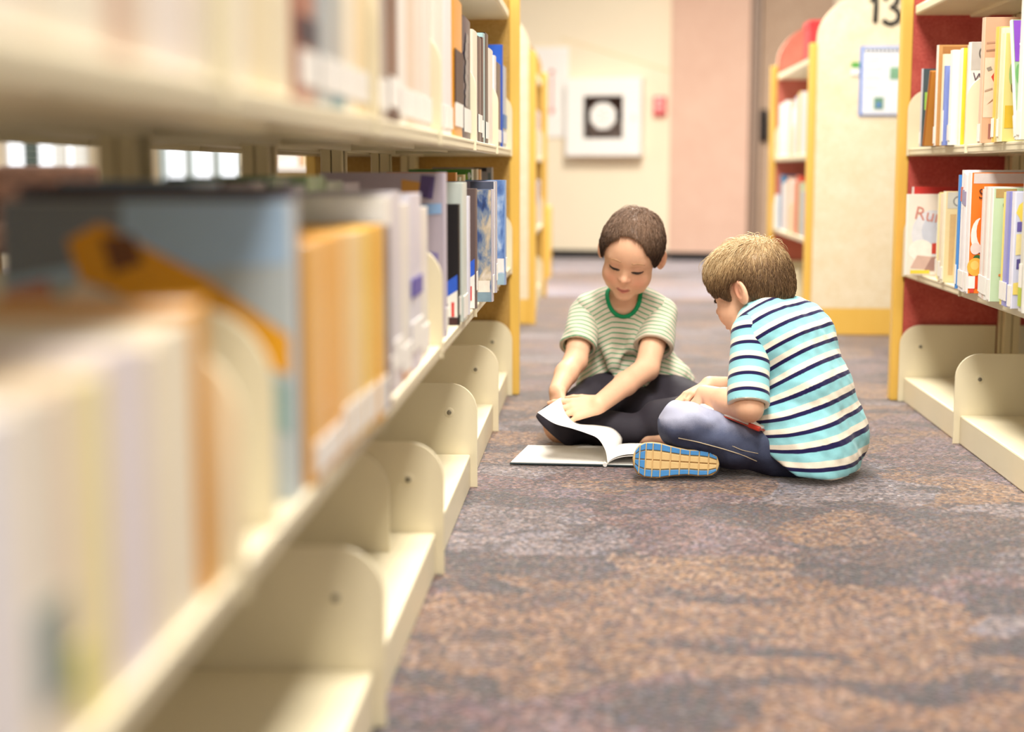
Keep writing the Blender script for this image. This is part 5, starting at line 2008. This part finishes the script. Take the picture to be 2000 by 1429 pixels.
def sleeve_cut(F, s, e, u, r):
    def fn(X, Y, Z):
        al = (X - e[0]) * u[0] + (Y - e[1]) * u[1] + (Z - e[2]) * u[2]
        rx, ry, rz_ = X - e[0] - al * u[0], Y - e[1] - al * u[1], Z - e[2] - al * u[2]
        rad = np.sqrt(rx ** 2 + ry ** 2 + rz_ ** 2)
        return np.maximum(al, np.maximum(rad - .062, -al - .06))
    w_ = F._win(np.minimum(s, e) - .12, np.maximum(s, e) + .12)
    sl, X, Y, Z = w_
    al = (X - e[0]) * u[0] + (Y - e[1]) * u[1] + (Z - e[2]) * u[2]
    rad = np.sqrt((X - e[0] - al * u[0]) ** 2 + (Y - e[1] - al * u[1]) ** 2 + (Z - e[2] - al * u[2]) ** 2)
    beyond = np.maximum(-al, rad - .066)                 # sleeve solid past its end
    F.D[sl] = np.maximum(F.D[sl], -beyond)
    F.cone(e - u * .03, e + u * .05, r * .80, r, .002, 'sub')   # hollow


T1_WHOLE = T1.D.copy()
NC = at(1218, 572, 3.905)
T1.ell(NC, (.044, .085, .062), None, .003, 'sub')


def run1(P):
    r = .372 - .38 * np.maximum(np.abs(P[:, 0] - .070) - .03, 0) - P[:, 2] + .30 * (3.96 - P[:, 1])
    return r + .004 * np.sin(P[:, 0] * 35)


v, q = T1.surface()
TS1 = local_child(mesh_from('t_shirt', v, q, [M_GREEN], BODY1, {'run': run1}, 2))


def sleeve(parent, m, s, end, u, r0, r1, hollow, res, wv, amp, off, shift=V(0, 0, 0)):
    F = Field(np.minimum(s, end) - .085, np.maximum(s, end) + .085, res)
    F.chain([s - u * .01, end + shift + u * .03], [r0, r1], 0)
    F.warp(lambda X, Y, Z: amp * wv(X, Y, Z))
    sleeve_cut(F, s, end + shift * .7, u, hollow)
    v_, q_ = F.surface()
    body_ = parent.parent
    o = mesh_from('sleeve', v_, q_, [m], parent, {'run': lambda P: (P - s) @ u + off}, 2)
    o.data.transform(Matrix.Translation(-body_.location))
    return o


sleeve(TS1, M_GREEN, sR, endR, uR, .042, .052, .045, .0030, w1, .0022, .036)
sleeve(TS1, M_GREEN, sL, endL, uL, .043, .056, .049, .0030, w1, .0022, .040, V(.006, 0, 0))
# ribbed green collar lying in the neck opening
M_GREENRIB = mat('#1f8f5c', 0.8, 0.08, 200.0, spec=0.2)
ring = []
keep, T1.D = T1.D, T1_WHOLE
rp = FPX / NC[1]
for k in range(21):                              # front: along the edge of the opening
    a = math.pi * (k - .5) / 19
    h = T1.hit(1218 + 1.03 * .044 * rp * math.cos(a), 572 + 1.03 * .062 * rp * math.sin(a))
    if h is not None:
        ring.append(h + V(0, -.001, 0))
T1.D = keep
r0, r1 = ring[-1], ring[0]
for k in range(1, 10):                           # and round the back of the neck
    t = k / 10
    p_ = r0 * (1 - t) + r1 * t
    ring.append(p_ + V(0, .062 * math.sin(math.pi * t), .016 * math.sin(math.pi * t)))
ring.append(ring[0])
ring = [ring[0]] + [(ring[i - 1] + 2 * ring[i] + ring[i + 1]) / 4 for i in range(1, len(ring) - 1)] + [ring[-1]]
b = MB()
b.tube(ring, [.0058] * len(ring), 8, False)
local_child(b.build('collar', M_GREENRIB, BODY1, True))

# shorts
M_SHORTS = mat('#2b2730', 0.75, 0.15, 60.0, spec=0.3)
S1 = Field((-.17, 3.62, -.002), (.37, 4.14, .19), 0.0034)
S1.cone(V(.050, 4.02, .084), V(.158, 4.02, .084), .086, .086, .03)
S1.cone(V(.06, 4.0, .10), V(.16, 4.0, .10), .075, .075, .03)
uRt, uLt = unit(kR - hR), unit(kL - hL)
S1.chain([hR, kR + uRt * .02], [.080, .064], .03)
S1.chain([hL, kL + uLt * .03], [.080, .064], .03)
S1.cone(hR * .5 + hL * .5 + V(0, -.10, -.02), hL * .4 + kL * .6 + V(-.06, -.04, -.02), .06, .055, .03)
ws = waves(31, 75, 7)
S1.warp(lambda X, Y, Z: .0030 * ws(X, Y, Z))
S1.cut(lambda X, Y, Z: .0035 - Z + 0 * X + 0 * Y, .004)
S1.cone(kR + V(.015, -.002, .004), V(.04, 3.715, .036), .050, .040, .02)
S1.cone(V(.02, 3.705, .036), V(.098, 3.705, .038), .042, .042, .03)
S1.cone(kL + V(-.01, 0, 0), V(.160, 3.705, .064), .060, .052, .02)
qa, qb = at(1060, 828, 3.66), at(1110, 872, 3.66)
qn = unit(np.cross(qb - qa, V(0, 1, 0)))
qn = qn if qn[2] < 0 else -qn
S1.cut(lambda X, Y, Z: (X - qa[0]) * qn[0] + (Y - qa[1]) * qn[1] + (Z - qa[2]) * qn[2], .003)
v, q = S1.surface()
local_child(mesh_from('shorts', v, q, [M_SHORTS], BODY1, None, 2))

# ------------------------------------------------------------------ second child: back turned, reading in his lap
BODY2 = thing('person', 'child in blue white striped shirt and jeans sitting cross-legged, back half turned', 'person', (0.49, 3.36, 0))
fw2, lf2 = unit(V(-.78, .62, 0)), unit(V(-.62, -.78, 0))
PE2 = V(.508, 3.375, .09)
WA2, CH2, NB2 = V(.490, 3.385, .195), V(.447, 3.418, .298), V(.406, 3.450, .373)
H2 = Head((.362, 3.492, .413), (-.85, .53), math.radians(21), math.radians(-2), 1.03, -.018)
s2L = CH2 + lf2 * .118 + fw2 * .028 + V(0, 0, .018)
s2R = CH2 - lf2 * .118 + fw2 * .028 + V(0, 0, .018)
e2L = V(.343, 3.262, .169)
w2L = V(.252, 3.375, .182)
e2R = s2R + V(-.09, .03, -.15)
w2R = V(.270, 3.47, .190)
h2L, k2L, a2L = PE2 + lf2 * .068 + fw2 * .02 + V(0, 0, -.034), V(.196, 3.315, .121), V(.410, 3.325, .052)
h2R, k2R, a2R = PE2 - lf2 * .068 + fw2 * .02, V(.330, 3.640, .095), V(.262, 3.375, .052)


def torso2(F, g=0.0):
    ax = lf2
    F.cone(PE2 + ax * .050, PE2 - ax * .050, .080, .080, .03, grow=g)
    F.cone(WA2 + ax * .038, WA2 - ax * .038, .076, .076, .05, grow=g)
    F.cone(CH2 + ax * .050, CH2 - ax * .050, .072, .072, .05, grow=g)
    F.cone(CH2 + ax * .090 + V(0, 0, .024) + fw2 * .02, CH2 - ax * .090 + V(0, 0, .024) + fw2 * .02, .042, .042, .05, grow=g)
    F.cone(NB2 + ax * .03 + V(0, 0, -.025), NB2 - ax * .03 + V(0, 0, -.025), .040, .040, .04, grow=g)


F2 = Field((.05, 3.18, -.004), (.66, 3.78, .60), 0.0025)
torso2(F2)
F2.cone(NB2 - V(0, 0, .02), H2.w(0, -.022, -.05), .041, .039, .03)
F2.chain([s2L, e2L], [.037, .031], .02)
F2.chain([e2L, e2L * .5 + w2L * .5, w2L], [.0305, .029, .022], .012)
F2.chain([s2R, e2R], [.037, .030], .02)
F2.chain([e2R, w2R], [.029, .021], .012)
for h, k_, a in ((h2L, k2L, a2L), (h2R, k2R, a2R)):
    F2.chain([h, h * .5 + k_ * .5 - V(0, 0, .012), k_], [.054, .044, .046], .03)
    F2.chain([k_, k_ * .6 + a * .4, a], [.044, .041, .029], .015)
H2.build(F2)
hand(F2, w2L, V(-.62, .35, -.70), V(-.25, -.1, .95), -1, [(.3, .4, .3), (.3, .45, .3), (.35, .5, .3), (.4, .5, .3)], .10, 1.0, (.7, .5, -.3), .3)
hand(F2, w2R, V(-.85, -.25, -.35), V(-.2, .1, .95), 1, [(.3, .4, .3), (.3, .45, .3), (.35, .5, .3), (.4, .5, .3)], .10, 1.0, (.7, .5, -.3), .3)
F2.cut(lambda X, Y, Z: 0.003 - Z + 0 * X + 0 * Y, 0.004)
v, q = F2.surface()
local_child(mesh_from('body', v, q, [M_SKIN], BODY2, {'tone': H2.tone(BASE_SKIN, LIP, BLUSH)}, 1))
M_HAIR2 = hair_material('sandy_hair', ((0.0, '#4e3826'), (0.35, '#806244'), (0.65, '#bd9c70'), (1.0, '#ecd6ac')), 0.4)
H2.lashes(F2, BODY2, mat('#a8845c', 0.7))
for o in list(BODY2.children):
    if o.name.startswith(('eyelashes', 'eyebrow')):
        local_child(o)


def line2(x, y):
    front = .050 - 0.15 * np.abs(x)
    side = -.006 + 0 * x
    zf = front + (side - front) * sm(np.abs(x), .050, .064)
    back = -.060 + .01 * np.cos(x * 60)
    ear = .020 + 0 * x
    t = sm(y, -.036, -.026)
    z = back * (1 - t) + ear * t
    t2 = sm(y, .008, .020)
    z = z * (1 - t2) + (-.016 + .02 * sm(y, .02, .05)) * t2
    t3 = sm(y, .046, .062)
    return z * (1 - t3) + zf * t3


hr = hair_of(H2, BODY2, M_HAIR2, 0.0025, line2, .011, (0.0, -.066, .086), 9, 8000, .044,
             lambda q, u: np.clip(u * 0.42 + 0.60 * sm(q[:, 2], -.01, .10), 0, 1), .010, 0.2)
local_child(hr)

M_BLUE = stripe_material('blue_striped_jersey', 0.0375, ((0.0, '#1f1a4a'), (0.20, '#1f1a4a'), (0.225, '#8fd0da'), (0.66, '#9ad6de'), (0.69, '#f3ead8'), (0.975, '#f3ead8'), (1.0, '#1f1a4a')))
T2 = Field((.25, 3.17, -.002), (.70, 3.66, .45), 0.0033)
torso2(T2, .014)
T2.cone(PE2 + lf2 * .055 + V(-.006, 0, .0), PE2 - lf2 * .055 + V(-.006, 0, .0), .083, .083, .04)
T2.cone(V(.502, 3.338, .004) + lf2 * .045, V(.502, 3.338, .004) - lf2 * .040, .084, .084, .04)
T2.cone(PE2 + lf2 * .08 + fw2 * .03 + V(0, 0, .03), PE2 + lf2 * .05 - fw2 * .05 + V(0, 0, -.05), .060, .072, .04)
u2L, u2R = unit(e2L - s2L), unit(e2R - s2R)
end2L, end2R = e2L - u2L * .006, e2R - u2R * .03
for a, b_, r0 in ((s2L + V(.05, -.02, -.05), CH2 + lf2 * .10 - fw2 * .05 + V(0, 0, -.07), .010), (s2L + V(.05, .0, -.08), WA2 + lf2 * .10 - fw2 * .03 + V(0, 0, -.0), .012),
                  (PE2 + lf2 * .125 + fw2 * .02 + V(0, 0, .05), PE2 + lf2 * .10 - fw2 * .07 + V(0, 0, .015), .013), (PE2 + lf2 * .13 + fw2 * .0 + V(0, 0, .01), PE2 + lf2 * .09 - fw2 * .08 + V(0, 0, -.03), .013),
                  (WA2 + lf2 * .11 + fw2 * .02 + V(0, 0, -.03), WA2 + lf2 * .07 - fw2 * .07 + V(0, 0, .02), .011)):
    T2.cone(a, b_, r0, r0 * .6, .022)
w3 = waves(41, 62, 7, (1.0, 1.0, .6))
w4 = waves(18, 150, 6)
T2.warp(lambda X, Y, Z: .0026 * w3(X, Y, Z) + .0010 * w4(X, Y, Z))


def hem2(X, Y, Z):
    along = (X - PE2[0]) * fw2[0] + (Y - PE2[1]) * fw2[1]
    side = (X - PE2[0]) * lf2[0] + (Y - PE2[1]) * lf2[1]
    return (.016 + .55 * np.maximum(along + .045, 0) + .004 * np.sin(side * 50)) - Z


T2.cut(hem2, .004)
T2.cut(lambda X, Y, Z: .0035 - Z + 0 * X + 0 * Y, .003)
T2.cone(NB2 + V(-.012, .008, -.004), NB2 + V(-.05, .03, .07), .047, .052, .004, 'sub')


def run2(P):
    r, _ = polyline_run(P, [NB2 + V(-.012, .010, .028), CH2, WA2, PE2, PE2 + V(.004, 0, -.09)])
    r = r + .0190 + (P[:, 0] - CH2[0]) * .13 * sm(P[:, 2], .02, .16) + .02 * np.clip((P - PE2) @ fw2 + .02, 0, .1)
    return r


v, q = T2.surface()
TS2 = local_child(mesh_from('t_shirt', v, q, [M_BLUE], BODY2, {'run': run2}, 2))
sleeve(TS2, M_BLUE, s2L + V(0, 0, .004), end2L, u2L, .0455, .047, .040, .0030, w3, .0020, .012)
sleeve(TS2, M_BLUE, s2R + V(0, 0, .004), end2R, u2R, .0455, .046, .038, .0030, w3, .0020, .012)

# jeans
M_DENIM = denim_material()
J2 = Field((.09, 3.19, -.002), (.68, 3.74, .21), 0.0031)
J2.cone(PE2 + lf2 * .050, PE2 - lf2 * .050, .087, .087, .03)
M2L = V(.312, 3.320, .078)
J2.chain([h2L, M2L, k2L], [.062, .053, .0535], .03)
J2.chain([h2R, k2R], [.078, .0535], .03)
J2.chain([k2L, k2L * .6 + a2L * .4, a2L], [.051, .051, .043], .015)
J2.chain([k2R, k2R * .6 + a2R * .4, a2R], [.051, .050, .041], .015)
for a, b_, r0 in ((k2L + V(.03, -.03, .02), k2L + V(.045, -.02, -.045), .011), (k2L + V(.06, -.035, .01), k2L + V(.07, -.02, -.05), .010), (h2L + V(-.06, -.042, .03), h2L + V(-.04, -.045, -.01), .010),
                  (h2L + V(-.10, -.040, .03), h2L + V(-.06, -.045, .0), .009), (k2L + V(.11, -.04, .0), k2L + V(.10, -.02, -.06), .010)):
    J2.cone(a, b_, r0, r0 * .7, .02)
wj = waves(51, 90, 7)
J2.warp(lambda X, Y, Z: .0020 * wj(X, Y, Z))
J2.cut(lambda X, Y, Z: .0035 - Z + 0 * X + 0 * Y, .004)
ua = unit(a2R - k2R)
v, q = J2.surface()


def paleness2(P):
    """Paler on the upward side of the left thigh and at the knee, darker beneath."""
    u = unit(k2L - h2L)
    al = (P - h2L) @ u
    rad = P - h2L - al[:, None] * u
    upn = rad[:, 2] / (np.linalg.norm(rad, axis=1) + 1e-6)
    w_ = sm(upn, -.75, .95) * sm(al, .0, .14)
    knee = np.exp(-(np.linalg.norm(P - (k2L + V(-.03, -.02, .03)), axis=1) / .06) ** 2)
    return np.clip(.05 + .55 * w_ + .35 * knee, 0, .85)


local_child(mesh_from('jeans', v, q, [M_DENIM], BODY2, {'paleness': paleness2}, 2))
M_STITCH = mat('#c9b79a', 0.7)


def stitch(pxs, r=.0011, m=None):
    pts = []
    for a, c in zip(pxs, pxs[1:]):
        for k in range(8):
            t = k / 8
            h = J2.hit(a[0] + (c[0] - a[0]) * t, a[1] + (c[1] - a[1]) * t)
            if h is not None:
                pts.append(h + V(0, -.0016, 0))
    if len(pts) > 3:
        P = np.array(pts)
        for _ in range(2):
            P[1:-1] = (P[:-2] + 2 * P[1:-1] + P[2:]) / 4
        b = MB()
        b.tube([tuple(p) for p in P], r, 6)
        local_child(b.build('seam', m or M_STITCH, BODY2, True))


stitch([(1325, 855), (1360, 862), (1412, 876), (1450, 888), (1482, 902)])
stitch([(1420, 866), (1450, 879), (1485, 886)], .0008)

# running shoe, sole towards the camera
SH = bpy.data.objects.new('shoe', None)
COL.objects.link(SH)
SH.parent = BODY2
SH['label'] = 'running shoe with blue and yellow sole turned outward'
heel, toe = V(.280, 3.268, .038), V(.084, 3.262, .050)
ax = unit(toe - heel)
L_ = np.linalg.norm(toe - heel)
SN = unit(V(-.05, -1, .22))
SN = unit(SN - ax * (SN @ ax))
UP = np.cross(ax, SN)
UP = UP if UP[2] > 0 else -UP
UPR = Field((.06, 3.22, -.002), (.32, 3.42, .125), 0.003)
UPR.cone(heel + ax * .035 - SN * .045, heel + ax * .10 - SN * .044, .034, .036, .02)
UPR.cone(heel + ax * .10 - SN * .044, toe - ax * .035 - SN * .040, .036, .032, .02)
UPR.cone(heel + ax * .03 - SN * .045, heel + ax * .04 - SN * .085, .034, .030, .02)
UPR.cut(lambda X, Y, Z: .004 - Z + 0 * X + 0 * Y, .003)
v, q = UPR.surface()
o = mesh_from('shoe_upper', v, q, [mat('#8b9cae', 0.6, 0.1, 80)], SH, None, 2)
M_SOLEB = mat('#3f86c4', 0.5, 0.12, 90.0)
M_SOLEY = mat('#d8b67c', 0.55, 0.08, 90.0)


def halfw(t):
    """Half width of the sole, t from heel 0 to toe 1; different on the inner and outer edge."""
    prof = [(0, .0), (.02, .016), (.08, .026), (.2, .030), (.38, .029), (.55, .034), (.72, .041), (.86, .040), (.94, .032), (.985, .018), (1, .0)]
    for (a, va), (c, vc) in zip(prof, prof[1:]):
        if t <= c:
            return va + (vc - va) * (t - a) / (c - a)
    return 0.0


FR = Matrix(((ax[0], UP[0], SN[0]), (ax[1], UP[1], SN[1]), (ax[2], UP[2], SN[2])))
b = MB()
ts = [0, .01, .03, .08, .15, .25, .38, .5, .6, .7, .8, .88, .93, .965, .99, 1]
out = [(t * L_, halfw(t)) for t in ts] + [(t * L_, -halfw(t)) for t in ts[::-1][1:-1]]
b.prism(out, 'z', -.020, .0, .003)
b.bm.transform(FR.to_4x4())
for v_ in b.bm.verts:
    v_.co += Vector(heel)
b.build('midsole', M_SOLEY, SH)


def lug(t0, t1, w0, w1, m):
    """One raised tread block between two stations and two fractions of the half width."""
    g = .0013
    a0, a1 = t0 * L_ + g, t1 * L_ - g
    h0, h1 = halfw(t0 + .004) - .0012, halfw(t1 - .004) - .0012
    pts = [(a0, w0 * h0 + g), (a1, w0 * h1 + g), (a1, w1 * h1 - g), (a0, w1 * h0 - g)]
    if abs(pts[2][1] - pts[1][1]) < .002 or abs(pts[3][1] - pts[0][1]) < .002:
        return
    b = MB()
    b.prism(pts, 'z', -.001, .0042, .0010)
    b.bm.transform(FR.to_4x4())
    for v_ in b.bm.verts:
        v_.co += Vector(heel)
    b.build('tread_block', m, SH)


st_ = [.03, .13, .24, .35, .46, .57, .68, .775, .855, .925, .982]
for i, (t0, t1) in enumerate(zip(st_, st_[1:])):
    lug(t0, t1, .55, 1.0, M_SOLEB)
    lug(t0, t1, -1.0, -.55, M_SOLEB)
    toe_zone = i >= 8
    lug(t0, t1, .0, .55, M_SOLEB if toe_zone else M_SOLEY)
    lug(t0, t1, -.55, .0, M_SOLEB if toe_zone else M_SOLEY)
for o in SH.children:
    o.data.transform(Matrix.Translation(-BODY2.location))
for o in BODY2.children:
    pass

# the thin book in the second child's lap
A2, B2_ = V(*at(1481, 841, 3.246)), V(*at(1364, 794, 3.325))
e1 = unit(B2_ - A2)
e2 = -unit(V(.45, .85, -.13) - e1 * (V(.45, .85, -.13) @ e1))
e3 = np.cross(e1, e2)
lb = thing('book', "thin white book with red spine lying open in the lap of the child in jeans", 'book', tuple(A2))
lb.rotation_euler = Matrix(((e1[0], e2[0], e3[0]), (e1[1], e2[1], e3[1]), (e1[2], e2[2], e3[2]))).to_euler()
LN = float(np.linalg.norm(B2_ - A2))
box_obj('cover', (LN / 2, -.085, .001), (LN, .17, .002), mat('#c8402c', 0.4), lb, .0006)
box_obj('page_block', (LN / 2 + .002, -.086, .005), (LN - .006, .164, .0055), M_PAPER, lb, .001)
b = MB()
b.box((LN / 2 + .002, -.086, .0082), (LN - .01, .155, .0006))
b.build('open_page', mat('#f3e2d2', 0.6, 0.1, 60.0), lb)
box_obj('spine_end', (.012, -.002, .004), (.030, .012, .011), mat('#b8321f', 0.4), lb, .003)
for k in range(6):
    box_obj('printed_line', (.030 + .006 * k, -.018, .0087), (.003, .022, .0004), mat('#c9745c', 0.6), lb)

# ------------------------------------------------------------------ the open picture book on the carpet
ob = thing('open_book', 'large open white hardcover lying on the carpet, one page curling up', 'book', (.02, 3.55, 0))
OB = V(.02, 3.55, 0)
b = MB()
b.prism([(-.225, -.135), (.0, -.145), (.0, .083), (-.193, .083)], 'z', .003, .006, .0006)
b.build('left_board', mat('#20343a', 0.5), ob)
b = MB()
b.prism([(-.222, -.132), (-.001, -.142), (-.001, .081), (-.191, .081)], 'z', .0062, .0085, .0004)
b.build('left_endpaper', M_PAPER, ob)
b = MB()
b.prism([(.004, -.145), (.215, -.160), (.22, .075), (.004, .095)], 'z', .003, .006, .0006)
b.build('right_board', mat('#20343a', 0.5), ob)
b = MB()
b.prism([(.006, -.143), (.213, -.158), (.218, .073), (.006, .093)], 'z', .0062, .0078, .0004)
b.build('right_endpaper', M_PAPER, ob)
b = MB()
b.tube([(.002, -.146, .006), (.002, .095, .006)], .005, 10)
b.build('spine', M_WHITE, ob)


def sheet(name, near, far, m, thick=.0006):
    """A curved leaf spanned between its near edge and its far edge."""
    def dense(P):
        P = [np.asarray(p, float) for p in P]
        ext = [2 * P[0] - P[1]] + P + [2 * P[-1] - P[-2]]
        o_ = []
        for i in range(1, len(ext) - 2):
            p0, p1, p2, p3 = ext[i - 1:i + 3]
            for k in range(6):
                t = k / 6
                o_.append(0.5 * (2 * p1 + (p2 - p0) * t + (2 * p0 - 5 * p1 + 4 * p2 - p3) * t * t + (3 * p1 - p0 - 3 * p2 + p3) * t ** 3))
        return o_ + [P[-1]]
    A, B = dense(near), dense(far)
    bm = bmesh.new()
    g = []
    M_ = 10
    for a, c in zip(A, B):
        g.append([bm.verts.new(tuple(a + (c - a) * j / M_ - OB)) for j in range(M_ + 1)])
    for i in range(len(g) - 1):
        for j in range(M_):
            bm.faces.new((g[i][j], g[i + 1][j], g[i + 1][j + 1], g[i][j + 1]))
    bmesh.ops.recalc_face_normals(bm, faces=bm.faces)
    r = bmesh.ops.solidify(bm, geom=bm.faces[:], thickness=thick)
    me = bpy.data.meshes.new(name)
    bm.to_mesh(me)
    bm.free()
    me.materials.append(m)
    me.polygons.foreach_set('use_smooth', [True] * len(me.polygons))
    return link(name, me, ob)


yn, yf = 3.412, 3.64
near = [at(1187, 905, yn), at(1182, 878, yn), at(1168, 856, yn), at(1147, 846, yn), at(1117, 836, yn + .005), at(1082, 826, yn + .01), at(1050, 805, yn + .02)]
far = [at(1214, 874, yf), at(1214, 853, yf), at(1196, 836, yf), at(1166, 830, yf), at(1127, 826, yf), at(1108, 806, yf + .005), at(1096, 776, yf + .01)]
near[0][2] = far[0][2] = .010
sheet('turning_page', near, far, M_PAPER)
# the block of pages on the other side, bulging up from the spine
nb = [(.027, 3.405, .010), (.034, 3.404, .018), (.052, 3.402, .028), (.080, 3.40, .034), (.13, 3.395, .034), (.20, 3.39, .026), (.232, 3.388, .020)]
fb = [(.029, 3.60, .009), (.038, 3.60, .013), (.056, 3.598, .019), (.084, 3.594, .023), (.133, 3.59, .023), (.203, 3.585, .018), (.234, 3.58, .014)]
sheet('right_page', [V(*p) for p in nb], [V(*p) for p in fb], M_PAPER, .0012)
sheet('right_page', [V(p[0], p[1], p[2] * .86) for p in nb], [V(p[0], p[1], p[2] * .86) for p in fb], M_PAPER, .0012)
